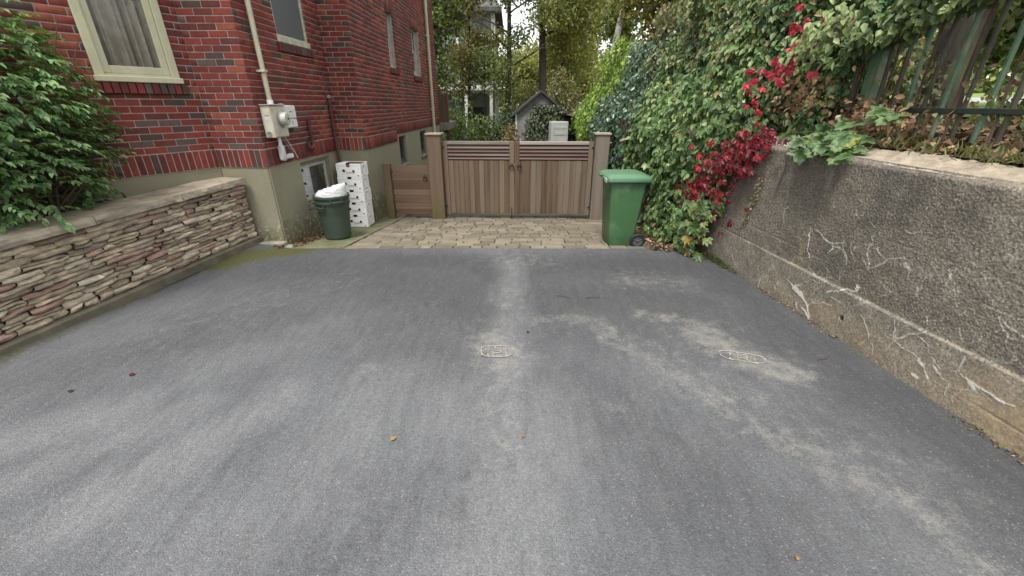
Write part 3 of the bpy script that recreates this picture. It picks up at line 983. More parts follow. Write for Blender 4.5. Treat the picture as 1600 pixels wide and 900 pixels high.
# ---- two nested green trash cans with a white bag
M_CAN = pmat('dark_green_plastic', (.043, .064, .047), (.035, .052, .039), 5, .42, .06, 40)
TC = (-2.60, 5.92)
tz = float(paved_z(5.92)) + .022
def can(name, z0, rb, rt, h, label, hang):
    t_ = thing(name, (TC[0], TC[1], z0), label, 'trash can', 'nested green trash cans by the basement window')
    g = Geo()
    pr = [(0.0, .004), (rb - .012, .004), (rb, 0), (rb + .004, .02)]
    for q in np.linspace(.08, .93, 8): pr.append((rb + (rt - rb) * q, h * q))
    pr += [(rt, h * .955), (rt - .012, h * .95), (rt - .022, h * .5), (rb - .03, .02)]
    g.lathe((TC[0], TC[1], z0), pr, 40)
    g.build('body', M_CAN, t_, smooth=True)
    g = Geo()
    g.lathe((TC[0], TC[1], z0), [(rt - .004, h * .935), (rt + .012, h * .935), (rt + .014, h * .95), (rt + .012, h * .99), (rt + .004, h), (rt - .006, h), (rt - .012, h * .97)], 40)
    g.build('rim', M_CAN, t_, smooth=True)
    for a in hang:
        c_, s_ = math.cos(a), math.sin(a)
        g = Geo()
        def Q(x, y, z): return (TC[0] + c_ * x - s_ * y, TC[1] + s_ * x + c_ * y, z0 + z)
        zz = h * .86
        R0 = rt - .006
        g.tube([Q(R0 - .01, -.075, zz), Q(R0 + .028, -.07, zz), Q(R0 + .034, -.05, zz), Q(R0 + .036, 0, zz), Q(R0 + .034, .05, zz), Q(R0 + .028, .07, zz), Q(R0 - .01, .075, zz)], .011, 8)
        for sy in (-.075, .075):
            g.tube([Q(R0 - .004, sy, zz - .03), Q(R0 + .004, sy, zz + .035)], .014, 6)
        g.build('handle', M_CAN, t_, smooth=True)
    return t_
can('trash_can', tz, .185, .228, .545, 'dark green round trash can standing by the basement window', (-2.05, 1.1))
can('trash_can', tz + .10, .178, .236, .52, 'upper green trash can nested inside the other, lined with a white bag', (-.95, 2.2))
# white bag
n1, n2 = 48, 14
V = []
zr = tz + .62
for i in range(n2):
    q = i / (n2 - 1)
    for k in range(n1):
        th = 2 * math.pi * k / n1
        if q < .25:
            r_ = .222 - .03 * q; z_ = zr - .08 + q * .30
        else:
            u_ = (q - .25) / .75
            r_ = .215 * math.cos(u_ * math.pi / 2) ** .55
            z_ = zr - .005 + .075 * math.sin(u_ * math.pi / 2)
        x_, y_ = r_ * math.cos(th), r_ * math.sin(th)
        z_ += (.055 * x_ / .2 + .022 * wavy([[x_ * 5, y_ * 5, 1.0]], 3)[0] + .035) * sstep(.1, .45, q) + .03 * max(0, math.cos(th - .1)) * (1 if .2 < q < .6 else .3) - .03 * sstep(.55, 1, q) * (1 + wavy([[x_ * 9, y_ * 9, 4.0]], 3)[0])
        rr = 1 + .05 * wavy([[x_ * 7, y_ * 7, q * 3]], 3)[0] * sstep(.2, .4, q)
        V.append((TC[0] + x_ * rr, TC[1] + y_ * rr, z_))
Q = []
for i in range(n2 - 1):
    for k in range(n1):
        k2 = (k + 1) % n1
        Q.append((i * n1 + k, i * n1 + k2, (i + 1) * n1 + k2, (i + 1) * n1 + k))
M_BAG, t, b = newmat('white_bag_plastic')
v = world_pos(t)
c0 = mixc(t, ramp(t, noise(t, v, 18, 3), .52, .62, 0, .35), (.66, .68, .68), (.55, .62, .68))
c0 = mixc(t, ramp(t, noise(t, world_pos(t, (1, 1, .4)), 27, 2), .63, .68, 0, .4), c0, (.60, .36, .34))
t.links.new(c0, b.inputs['Base Color']); b.inputs['Roughness'].default_value = .35
bump(t, b, noise(t, world_pos(t, (1, 1, 2)), 22, 5, .6), .7, .025)
bag = quads_mesh('trash_bag', V, Q, M_BAG, smooth=True)
tag(bag, 'white plastic bag bulging out of the top of the green trash can', 'trash bag')

# ---- five white produce cartons
M_CARTW = pmat('white_carton', (.80, .80, .785), (.74, .74, .73), 7, .75, .08, 60)
M_CARTB = pmat('brown_carton', (.20, .085, .045), (.15, .065, .035), 9, .85, .1, 60)
M_INK = pmat('black_ink', (.02, .02, .022), None, 20, .7, 0)
M_INKG = pmat('grey_ink', (.13, .13, .14), None, 20, .7, 0)
M_HOLE = pmat('carton_hole', (.006, .006, .006), None, 9, .95, 0)
BW, BD, BHH = .40, .31, .208
def strokes(fr, n, polys, wd, g):
    for pl in polys:
        for (a0, b0), (a1, b1) in zip(pl[:-1], pl[1:]):
            d_ = np.array([a1 - a0, b1 - b0]); d_ = d_ / (np.linalg.norm(d_) + 1e-9)
            p_ = np.array([-d_[1], d_[0]]) * wd
            g.add([fr(a0 - p_[0], n, b0 - p_[1]), fr(a1 - p_[0], n, b1 - p_[1]), fr(a1 + p_[0], n, b1 + p_[1]), fr(a0 + p_[0], n, b0 + p_[1])], [(0, 1, 2, 3)])
def disc(fr, s, n, z, r_, g, seg=16, ky=1.0):
    g.add([fr(s, n, z)] + [fr(s + r_ * math.cos(2 * math.pi * k / seg), n, z + ky * r_ * math.sin(2 * math.pi * k / seg)) for k in range(seg)], [(0, 1 + k, 1 + (k + 1) % seg) for k in range(seg)])
ORD = ['lowest of the stack, standing on the side path', 'second lowest of the stack', 'middle one of the stack of five', 'second from the top of the stack', 'topmost of the stack, open at the top']
for i in range(5):
    yaw = R(-2.5 + [0, 1.2, -1.0, 1.6, -.6][i])
    cx, cy = -2.655 + [.0, .002, .006, -.004, .006][i], 7.01
    z0 = float(paved_z(6.86)) - .006 + i * (BHH + .0015)
    c_, s_ = math.cos(yaw), math.sin(yaw)
    fl = (cx - c_ * BW / 2 + s_ * BD / 2, cy - s_ * BW / 2 - c_ * BD / 2)
    frt = (cx + c_ * BW / 2 + s_ * BD / 2, cy + s_ * BW / 2 - c_ * BD / 2)
    bkr = (cx + c_ * BW / 2 - s_ * BD / 2, cy + s_ * BW / 2 + c_ * BD / 2)
    A, Bf = Frame(fl, frt), Frame(frt, bkr)
    t_ = thing('carton', (cx, cy, z0), 'white printed produce carton, ' + ORD[i], 'carton', 'stacked white produce cartons')
    g = Geo()
    th = .006
    zt = z0 + BHH
    zn = zt - (.035 if i == 4 else .028)
    # front wall with a notch for the hand hole, side walls, back wall, floor and stacking flaps
    g.bbox(A, 0, BW * .42, -th, 0, z0, zt, .002); g.bbox(A, BW * .58, BW, -th, 0, z0, zt, .002); g.bbox(A, BW * .42, BW * .58, -th, -.0005, z0, zn, .001)
    g.bbox(A, 0, BW, -BD, -BD + th, z0, zt, .002)
    g.bbox(A, 0, th, -BD + th, -th, z0, zt - .004, .001); g.bbox(A, BW - th, BW, -BD + th, -th, z0, zt - .004, .001)
    g.bbox(A, th, BW - th, -BD + th, -th, z0 + .001, z0 + .006, .001)
    bd = g.build('body', M_CARTW, t_)
    g = Geo()
    g.box(A, th, BW - th, -BD + th + .001, -BD + th + .003, z0 + .01, zt - .01); g.box(A, th + .001, th + .003, -BD + th, -th, z0 + .01, zt - .01); g.box(A, BW - th - .003, BW - th - .001, -BD + th, -th, z0 + .01, zt - .01)
    g.box(A, th, BW - th, -th - .003, -th - .001, z0 + .01, zn - .004)
    g.build('lining', M_CARTB, t_)
    if i == 4:
        g = Geo()
        g.bbox(A, .004, .10, -BD * .95, -.02, zt - .012, zt - .004, .002); g.bbox(A, .03, BW * .38, -.07, -.012, zt - .006, zt + .008, .002); g.build('flap', M_CARTW, t_)
        g = Geo(); g.bbox(A, .10, BW - .01, -BD + .01, -.10, zt - .05, zt - .043, .002); g.build('inner_board', M_CARTB, t_)
    if i < 4:
        g = Geo(); g.box(A, BW * .42, BW * .58, -.002, .0012, zn - .008, zt - .0005); g.build('hand_hole', M_HOLE, t_)
    else:
        g = Geo(); g.box(A, BW * .43, BW * .57, -.002, .0012, zn - .02, zn + .001); g.build('torn_edge', M_CARTB, t_)
    for sx in (.30, .70):
        g = Geo(); disc(A, BW * sx, .0012, z0 + BHH * (.46 if sx < .5 else .43), .021 if sx < .5 else .019, g); g.build('vent_hole', M_HOLE, t_)
    g = Geo(); disc(Bf, BD * .42, .0012, z0 + BHH * .72, .017, g); disc(Bf, BD * .44, .0012, z0 + BHH * .06, .012, g, ky=.7); g.build('vent_hole', M_HOLE, t_)
    # print: leafy ornament round the left hole, a script word, a small oval mark, creases
    g = Geo()
    zl = z0 + BHH * .30
    word = []
    x_ = BW * .40
    for k in range(9):
        hgt = [.026, .012, .011, .02, .012, .012, .018, .012, .012][k]
        word.append([(x_, zl), (x_ + .005, zl + hgt), (x_ + .009, zl + hgt * .8), (x_ + .008, zl + .001), (x_ + .017, zl)])
        x_ += .0155
    strokes(A, .0013, word, .0016, g)
    strokes(A, .0013, [[(BW * .43, zl - .012), (BW * .55, zl - .010), (BW * .70, zl - .013), (BW * .78, zl - .007)]], .0013, g)
    disc(A, BW * .87, .0013, z0 + .020, .015, g, ky=.55)
    for sx, zq in ((.07, .62), (.93, .60)): disc(A, BW * sx, .0013, z0 + BHH * zq, .006, g, 8)
    g.build('print', M_INK, t_, kind='stuff')
    g = Geo()
    lf = []
    for k in range(6):
        a_ = k * 1.05 + .4
        lf.append([(BW * .30 + .02 * math.cos(a_), z0 + BHH * .46 + .02 * math.sin(a_)), (BW * .30 + .036 * math.cos(a_ + .25), z0 + BHH * .46 + .03 * math.sin(a_ + .25)), (BW * .30 + .026 * math.cos(a_ + .6), z0 + BHH * .46 + .02 * math.sin(a_ + .6))])
    strokes(A, .0013, lf, .0018, g)
    strokes(A, .0013, [[(BW * .03, z0 + BHH * .80), (BW * .40, z0 + BHH * .82)], [(BW * .60, z0 + BHH * .86), (BW * .97, z0 + BHH * .80)], [(BW * .22, z0 + BHH * .18), (BW * .34, z0 + BHH * .24), (BW * .5, z0 + BHH * .12)]], .0014, g)
    for k in range(4): strokes(Bf, .0013, [[(BD * .16 + k * .012, z0 + BHH * .15), (BD * .16 + k * .012, z0 + BHH * (.8 - .05 * k))]], .0016, g)
    strokes(Bf, .0013, [[(BD * .62, z0 + BHH * .1), (BD * .62, z0 + BHH * .9)], [(BD * .76, z0 + BHH * .2), (BD * .76, z0 + BHH * .75)]], .0028, g)
    g.build('fine_print', M_INKG, t_, kind='stuff')

# ---- gates and posts
def wood(name, c1, c2, vertical=True, grey=(.22, .19, .165), amount=.5, moss=False):
    m, t, b = newmat(name)
    oi = nd(t, 'ShaderNodeObjectInfo')
    g_ = nd(t, 'ShaderNodeNewGeometry')
    mp = nd(t, 'ShaderNodeMapping')
    mp.inputs['Scale'].default_value = (28, 28, 1.3) if vertical else (1.3, 28, 28)
    ad = nd(t, 'ShaderNodeVectorMath'); ad.operation = 'ADD'
    sc_ = nd(t, 'ShaderNodeVectorMath'); sc_.operation = 'SCALE'; sc_.inputs[0].default_value = (13, 7, 5)
    t.links.new(oi.outputs['Random'], sc_.inputs['Scale'])
    t.links.new(g_.outputs['Position'], ad.inputs[0]); t.links.new(sc_.outputs[0], ad.inputs[1])
    t.links.new(ad.outputs[0], mp.inputs['Vector'])
    n1_ = noise(t, mp.outputs[0], 1.0, 6, .7)
    n2_ = noise(t, mp.outputs[0], .22, 3, .6)
    col = mixc(t, ramp(t, n1_, .36, .62), c1, c2)
    col = mixc(t, mth(t, 'MULTIPLY', ramp(t, mth(t, 'ADD', n2_, mth(t, 'MULTIPLY', oi.outputs['Random'], .35)), .55, .85), amount), col, grey)
    col = mixc(t, 1.0, col, ramp(t, oi.outputs['Random'], 0, 1, .90, 1.08), 'MULTIPLY')
    if moss:
        sx_ = nd(t, 'ShaderNodeSeparateXYZ'); t.links.new(g_.outputs['Position'], sx_.inputs[0])
        lowf = ramp(t, mth(t, 'ADD', sx_.outputs[2], mth(t, 'MULTIPLY', n1_, .4)), .45, .02, 0, .7)
        col = mixc(t, lowf, col, (.095, .085, .03))
    t.links.new(col, b.inputs['Base Color'])
    b.inputs['Roughness'].default_value = .8
    b.inputs['Specular IOR Level'].default_value = .25
    bump(t, b, n1_, .5, .004)
    return m
W_GOLD = wood('cedar_golden', (.135, .085, .052), (.078, .049, .030), grey=(.175, .138, .102), amount=.6)
W_BROWN = wood('cedar_brown', (.124, .079, .050), (.068, .043, .027), grey=(.168, .130, .096), amount=.7)
W_GREY = wood('cedar_grey', (.128, .090, .062), (.074, .051, .035), grey=(.175, .141, .108), amount=.7)
W_POST = wood('cedar_post', (.135, .09, .057), (.09, .059, .037), grey=(.165, .127, .09), amount=.4, moss=True)
W_POSTG = wood('cedar_post_grey', (.165, .134, .102), (.11, .088, .068), grey=(.21, .185, .157), amount=.7)
W_HGREY = wood('cedar_rail_grey', (.23, .20, .168), (.15, .128, .104), vertical=False, grey=(.29, .265, .24), amount=.8)
W_HSLAT = wood('cedar_slat', (.135, .088, .072), (.085, .056, .046), vertical=False, grey=(.20, .17, .145), amount=.5)
W_HGOLD = wood('cedar_side', (.148, .093, .056), (.10, .062, .037), vertical=False, grey=(.20, .163, .128), amount=.35)
M_CAPW = pmat('pale_cap', (.30, .265, .20), (.22, .195, .15), 8, .8, .2, 60)
GF = Frame((-1.385, 7.78), (1.585, 7.66))
GZ = float(paved_z(7.72))
def post(s, wd, z0, z1, mat, label, cap=True, fr=GF):
    p_ = fr(s, 0, z0)
    t_ = thing('gate_post', (p_[0], p_[1], z0), label, 'gate post')
    g = Geo(); g.bbox(fr, s - wd / 2, s + wd / 2, -wd / 2, wd / 2, z0, z1, .006); g.build('shaft', mat, t_)
    if cap:
        g = Geo(); g.bbox(fr, s - wd / 2 - .02, s + wd / 2 + .02, -wd / 2 - .02, wd / 2 + .02, z1 + .001, z1 + .032, .005); g.build('cap', M_CAPW, t_)
    return t_
post(0, .245, GZ - .03, 1.255, W_POST, 'tall square wooden post left of the double gate, mossy at its foot')
post(GF.len, .245, GZ - .03, 1.265, W_POSTG, 'tall square greyed wooden post behind the green wheeled bin')
def ring_handle(par, fr, s, n, z, r_=.036):
    g = Geo()
    ring_n(g, s, z + .036, [(.026, n), (.026, n + .007), (.018, n + .012), (0, n + .012)], fr=fr, seg=16)
    pts = [fr(s + r_ * math.sin(a_), n + .016, z - .005 + r_ * math.cos(a_)) for a_ in np.linspace(0, 2 * math.pi, 19)]
    g.tube(pts, .0075, 6, cap=False)
    g.build('ring_handle', M_BLACK, par, smooth=True)
def leaf_gate(s0, s1, boards, handle_s, label, hinge_s):
    p_ = GF((s0 + s1) / 2, 0, GZ)
    t_ = thing('gate_leaf', p_, label, 'gate', 'leaves of the double driveway gate')
    zb_, zt = GZ + .10, 1.15
    for a, b_, mt in ((s0, s0 + .085, W_GREY if boards[0] is W_GREY else W_BROWN), (s1 - .085, s1, W_GREY if boards[-1] is W_GREY else W_BROWN)):
        g = Geo(); g.bbox(GF, a, b_, -.03, .026, zb_ - .02, zt - .002, .004); g.build('stile', mt, t_)
    a, b_ = s0 + .087, s1 - .087
    g = Geo(); g.bbox(GF, a, b_, -.03, .030, zt - .055, zt, .004); g.build('top_rail', W_HGREY, t_)
    for k in range(4):
        zc = zt - .070 - k * .062
        g = Geo()
        q = [(a, -.012, zc), (b_, -.012, zc), (b_, .026, zc - .050), (a, .026, zc - .050), (a, -.02, zc - .008), (b_, -.02, zc - .008), (b_, .016, zc - .056), (a, .016, zc - .056)]
        g.add([GF(*x) for x in q], [(0, 1, 2, 3), (4, 7, 6, 5), (3, 2, 6, 7), (0, 3, 7, 4), (1, 5, 6, 2), (0, 4, 5, 1)])
        g.build('louvre_slat', W_HSLAT, t_)
    g = Geo(); g.box(GF, a, b_, -.034, -.028, zt - .33, zt - .05); g.build('slat_gap_shade', pmat('gate_shadow_board', (.05, .034, .025), None, 12, .9), t_)  # dark sheet behind the slats, puts shade into the louvre gaps
    n = len(boards)
    wd = (b_ - a) / n
    for k, mt in enumerate(boards):
        g = Geo()
        g.bbox(GF, a + k * wd + .0018, a + (k + 1) * wd - .0018, -.014, .012 + random.uniform(-.0015, .0015), zb_, zt - .325, .0035)
        g.build('board', mt, t_)
    g = Geo(); g.bbox(GF, a, b_, -.05, -.016, zb_ + .005, zb_ + .10, .004); g.build('bottom_rail', W_BROWN, t_)
    ring_handle(t_, GF, handle_s, .028, zt - .43)
    for z_ in (zb_ + .12, zt - .12):
        g = Geo(); g.bbox(GF, hinge_s - .018, hinge_s + .018, .0265, .034, z_, z_ + .035, .004); g.build('hinge', M_BLACK, t_)
    return t_
LB = [W_GOLD, W_GOLD, W_GOLD, W_GOLD, W_BROWN, W_BROWN, W_BROWN, W_GREY, W_GREY, W_BROWN, W_GOLD, W_BROWN]
RB = [W_BROWN, W_BROWN, W_GREY, W_GREY, W_BROWN, W_BROWN, W_BROWN, W_BROWN, W_GREY, W_GREY, W_GREY, W_GREY]
mid_s = GF.len / 2 - .055
leaf_gate(.135, mid_s - .004, LB, mid_s - .05, 'left leaf of the wooden driveway gate with warmer brown boards', .15)
leaf_gate(mid_s + .004, GF.len - .135, RB, mid_s + .09, 'right leaf of the wooden driveway gate with greyer boards', GF.len - .15)
g = Geo(); g.tube([GF(mid_s - .05, .04, GZ + .22), GF(mid_s - .05, .04, GZ + .0)], .008, 6); tag(g.build('drop_bolt', M_BLACK), 'thin black drop bolt at the foot where the gate leaves meet', 'bolt')
# low side gate by the house
SF = Frame((-2.31, 7.80), (-1.50, 7.78))
sp0 = thing('gate_post', SF(.0, 0, GZ), 'short slim wooden post against the house foundation', 'gate post')
g = Geo(); g.bbox(SF, -.07, .07, -.06, .06, GZ - .04, .765, .005); g.build('shaft', W_POST, sp0)
sg = thing('side_gate', SF(.4, 0, GZ), 'low wooden side gate of wide horizontal boards between house and post', 'gate')
zz = [GZ + .06, GZ + .19, GZ + .415, GZ + .70, .725]
for z0_, z1_ in ((GZ + .07, GZ + .165), (GZ + .17, GZ + .29), (GZ + .295, GZ + .42), (GZ + .425, GZ + .545), (GZ + .55, GZ + .70), (GZ + .705, .725)):
    g = Geo(); g.bbox(SF, .085, .795, -.012, .012 + random.uniform(-.001, .001), z0_, z1_ - .002, .0035); g.build('board', W_HGOLD, sg)
for z_ in (GZ + .12, .60):
    g = Geo(); g.bbox(SF, .072, .105, .013, .022, z_, z_ + .03, .003); g.build('hinge', M_BLACK, sg)
ring_handle(sg, SF, .70, .013, .50, .034)
g = Geo(); g.bbox(SF, .09, .79, -.05, -.014, GZ + .10, GZ + .18, .003); g.bbox(SF, .09, .79, -.05, -.014, .56, .64, .003); g.build('back_brace', W_HGOLD, sg)

# ---- green wheeled bin, its side towards the driveway
M_BIN = pmat('green_hdpe', (.052, .124, .051), (.043, .104, .042), 3, .48, .08, 30, c3=(.082, .15, .078), s3=5)
M_LID = pmat('light_green_hdpe', (.085, .18, .098), (.068, .15, .08), 4, .4, .05, 50)
M_TYRE = pmat('bin_rubber', (.012, .013, .015), (.02, .02, .022), 20, .6, .1)
BXc, BYc, BZ = 1.495, 5.58, -.032
bn = thing('wheeled_bin', (BXc, BYc, BZ), 'green wheeled bin with pale green lid beside the right gate post', 'wheeled bin')
# body loft: rounded rectangles from the foot to the collar (x to the right = back with wheels)
def rrect(x0, x1, y0, y1, z, r_=.035, n=5):
    out = []
    for (cx_, cy_, a0) in ((x1 - r_, y1 - r_, 0), (x0 + r_, y1 - r_, 90), (x0 + r_, y0 + r_, 180), (x1 - r_, y0 + r_, 270)):
        for k in range(n):
            a_ = R(a0 + 90 * k / (n - 1))
            out.append((cx_ + r_ * math.cos(a_), cy_ + r_ * math.sin(a_), z))
    return out
def loft(g, rings, capb=True, capt=True):
    b0 = len(g.v); n = len(rings[0])
    for r_ in rings: g.v.extend(r_)
    for i in range(len(rings) - 1):
        for k in range(n):
            k2 = (k + 1) % n
            g.f.append([b0 + i * n + k, b0 + i * n + k2, b0 + (i + 1) * n + k2, b0 + (i + 1) * n + k]); g.m.append(0)
    if capb: g.f.append([b0 + k for k in range(n)][::-1]); g.m.append(0)
    if capt: g.f.append([b0 + (len(rings) - 1) * n + k for k in range(n)]); g.m.append(0)
xl, xr = BXc - .245, BXc + .245
g = Geo()
rings = []
for q, dy, dl, dr in [(0, .235, .075, .115), (.012, .243, .068, .105), (.2, .25, .056, .082), (.5, .262, .036, .05), (.8, .275, .018, .022), (.9, .279, .010, .012)]:
    rings.append(rrect(xl + dl, xr - dr, BYc - dy, BYc + dy, BZ + q * .98))
loft(g, rings)
g.build('body', M_BIN, bn, smooth=True)
g = Geo()
loft(g, [rrect(xl - .012, xr + .0, BYc - .292, BYc + .292, BZ + .865), rrect(xl - .016, xr + .004, BYc - .298, BYc + .298, BZ + .872), rrect(xl - .016, xr + .004, BYc - .298, BYc + .298, BZ + .905), rrect(xl - .008, xr, BYc - .29, BYc + .29, BZ + .912)])
g.build('collar', M_BIN, bn, smooth=True)
for x_ in (-.11, .045, .12):
    g = Geo(); g.add([(BXc + x_ - .006, BYc - .278, BZ + .775), (BXc + x_ + .006, BYc - .278, BZ + .775), (BXc + x_ + .006, BYc - .272, BZ + .775), (BXc + x_ - .006, BYc - .272, BZ + .775),
                    (BXc + x_ - .008, BYc - .296, BZ + .868), (BXc + x_ + .008, BYc - .296, BZ + .868), (BXc + x_ + .008, BYc - .272, BZ + .868), (BXc + x_ - .008, BYc - .272, BZ + .868)], [(0, 1, 5, 4), (1, 2, 6, 5), (3, 0, 4, 7), (0, 3, 2, 1)])
    g.build('rib', M_BIN, bn)
g = Geo()
loft(g, [rrect(xl - .033, xr + .05, BYc - .318, BYc + .318, BZ + .878, .05), rrect(xl - .04, xr + .042, BYc - .325, BYc + .325, BZ + .885, .05), rrect(xl - .04, xr + .042, BYc - .325, BYc + .325, BZ + .925, .05), rrect(xl - .033, xr + .046, BYc - .318, BYc + .318, BZ + .936, .05),
         rrect(xl - .02, xr, BYc - .295, BYc + .295, BZ + .940, .05), rrect(xl - .0, xr - .02, BYc - .275, BYc + .275, BZ + .958, .05), rrect(xl + .05, xr - .06, BYc - .22, BYc + .22, BZ + .968, .05), rrect(xl + .12, xr - .12, BYc - .13, BYc + .13, BZ + .973, .05)])
ld = g.build('lid', M_LID, bn, smooth=True)
for y_ in (-.13, .13):
    g = Geo(); g.tube([(xl - .045, BYc + y_ - .07, BZ + .91), (xl - .05, BYc + y_ - .06, BZ + .915), (xl - .054, BYc + y_, BZ + .915), (xl - .05, BYc + y_ + .06, BZ + .915), (xl - .045, BYc + y_ + .07, BZ + .91)], .014, 8); g.build('lid_grip', M_LID, ld, smooth=True)
g = Geo(); g.bbox(None, xl - .066, xl - .046, BYc - .326, BYc - .20, BZ + .872, BZ + .93, .01); g.build('lid_lip', pmat('worn_pale_green', (.36, .42, .33), (.2, .3, .2), 30, .6), ld, smooth=True)
g = Geo(); g.tube([(xr + .005, BYc - .26, BZ + .875), (xr + .045, BYc - .24, BZ + .90), (xr + .05, BYc, BZ + .905), (xr + .045, BYc + .24, BZ + .90), (xr + .005, BYc + .26, BZ + .875)], .014, 8); g.build('handle', M_BIN, bn, smooth=True)
wx = xr - .045
for sy in (-1, 1):
    yc = BYc + sy * .255
    g = Geo()
    g.lathe((wx, yc, BZ + .098), [(.062, -.022), (.085, -.026), (.097, -.018), (.1, 0), (.097, .018), (.085, .026), (.062, .022)], 28, axis='y')
    wh = g.build('wheel', M_TYRE, bn, smooth=True)
    g = Geo()
    g.lathe((wx, yc, BZ + .098), [(0, -.024 * 1), (.014, -.024), (.016, -.012), (.058, -.010), (.063, -.02), (.063, .02), (.016, .012), (0, .024)], 20, axis='y')
    for k in range(5):
        a_ = k * 2 * math.pi / 5 + .3
        g.tube([(wx + .012 * math.cos(a_), yc - .016, BZ + .098 + .012 * math.sin(a_)), (wx + .06 * math.cos(a_), yc - .013, BZ + .098 + .06 * math.sin(a_))], .006, 6)
    g.build('rim', pmat('bin_rim', (.09, .095, .10), (.05, .05, .055), 30, .4), wh, smooth=True)
g = Geo(); g.tube([(wx, BYc - .25, BZ + .098), (wx, BYc + .25, BZ + .098)], .012, 8); g.build('axle', M_GREYM, bn)

# ================================================================== left stone wall
SW0, SW1 = (-4.18, 1.68), (-3.425, 5.29)
class SlopedFrame(Frame):
    def __call__(self, s, n, z):
        p_ = Frame.__call__(self, s, n, z)
        return p_ + np.array([0, 0, .036 * (p_[1] - 2.75)])
WF = SlopedFrame(SW0, SW1)
stw = thing('stone_wall', WF(WF.len / 2, -.2, 0), 'low ledgestone planter wall with flagstone coping left of the driveway', 'wall')
g = Geo(); g.box(WF, 0, WF.len, -.30, -.03, -.05, .735); g.build('core', pmat('wall_backing', (.13, .105, .08), None, 9, .95), stw)
g = Geo(); g.bbox(WF, -.02, WF.len + .0, -.1, .075, -.05, .055, .012); g.build('footing', pmat('stained_footing', (.15, .135, .10), (.085, .078, .055), 6, .95, .5, 50), stw)
ST_COL = [(.48, .395, .285), (.40, .33, .24), (.56, .48, .36), (.33, .26, .19), (.36, .235, .185), (.42, .29, .23), (.29, .235, .18), (.62, .55, .43)]
M_ST = [pmat('ledge_stone_%d' % i, c, tuple(x * .58 for x in c), 13, .9, 1.0, 48, .014, (1, 1, 2.6), c3=tuple(min(1, x * 1.25) for x in c), s3=8) for i, c in enumerate(ST_COL)]
def ledge(s0, s1, z0, z1, mt):
    nx, nz = 6, 4
    dep_ = random.uniform(.0, .032)
    sl = random.uniform(-.006, .006)
    ph = random.uniform(0, 50)
    V = []
    for layer in (0, 1):
        pass
    ss = np.linspace(0, 1, nx); zs = np.linspace(0, 1, nz)
    tl = [random.uniform(0, .3) for _ in range(4)]
    for i, q in enumerate(ss):
        for j, r_ in enumerate(zs):
            s = s0 + (s1 - s0) * q; z = z0 + (z1 - z0) * r_
            e = wavy([[s * 9 + ph, z * 14, ph]], 1.6)[0]
            s += .010 * wavy([[s * 7, z * 20 + ph, 3]], 2)[0] + (.012 * (r_ - .5) * tl[0] * 4 if 0 < i < nx - 1 or True else 0)
            z += sl * (q - .5) * 2 + .006 * wavy([[s * 16, ph, z * 8]], 2)[0]
            eb = min(q, 1 - q) * (s1 - s0); ez = min(r_, 1 - r_) * (z1 - z0)
            n_ = .012 + dep_ + .009 * e
            if i in (0, nx - 1): n_ -= .016
            if j in (0, nz - 1): n_ -= .019
            V.append(WF(s, n_, z))
    b0 = len(V)
    for i, q in enumerate(ss):
        for j in (0, nz - 1):
            p_ = V[i * nz + j]; V.append(p_ - WF.n * .06)
    F_ = [(i * nz + j, (i + 1) * nz + j, (i + 1) * nz + j + 1, i * nz + j + 1) for i in range(nx - 1) for j in range(nz - 1)]
    for i in range(nx - 1):
        F_.append((i * nz, b0 + i * 2, b0 + (i + 1) * 2, (i + 1) * nz))
        F_.append((i * nz + nz - 1, (i + 1) * nz + nz - 1, b0 + (i + 1) * 2 + 1, b0 + i * 2 + 1))
    gs = Geo(); gs.add(V, F_)
    gs.build('stone', mt, stw, smooth=False)
def smcol(): return M_ST[rng.choice(len(M_ST), p=[.20, .19, .19, .11, .08, .08, .06, .09])]
z = .058
nst = 0
rows = []
while z < .715:
    h_ = random.uniform(.034, .056)
    if z + h_ > .70: h_ = .728 - z
    rows.append((z, h_)); z += h_
for (z, h_) in rows:
    s = .35 + random.uniform(-.2, 0)
    while s < WF.len - .01:
        ln = random.choice([.12, .15, .19, .24, .30, .36]) * random.uniform(.85, 1.15)
        if s + ln > WF.len - .05: ln = WF.len - s
        nst += 1
        up = random.uniform(0, .012) if random.random() < .4 else 0
        if random.random() < .16 and h_ > .046:
            ledge(s + .003, s + ln - .003, z + .001, z + h_ * .5 - .001, smcol()); ledge(s + .003, s + ln - .003, z + h_ * .5 + .001, z + h_ - .001, smcol())
        else:
            ledge(s + .002, s + ln - .002, z + .0005, z + h_ + up - .001, smcol())
        s += ln
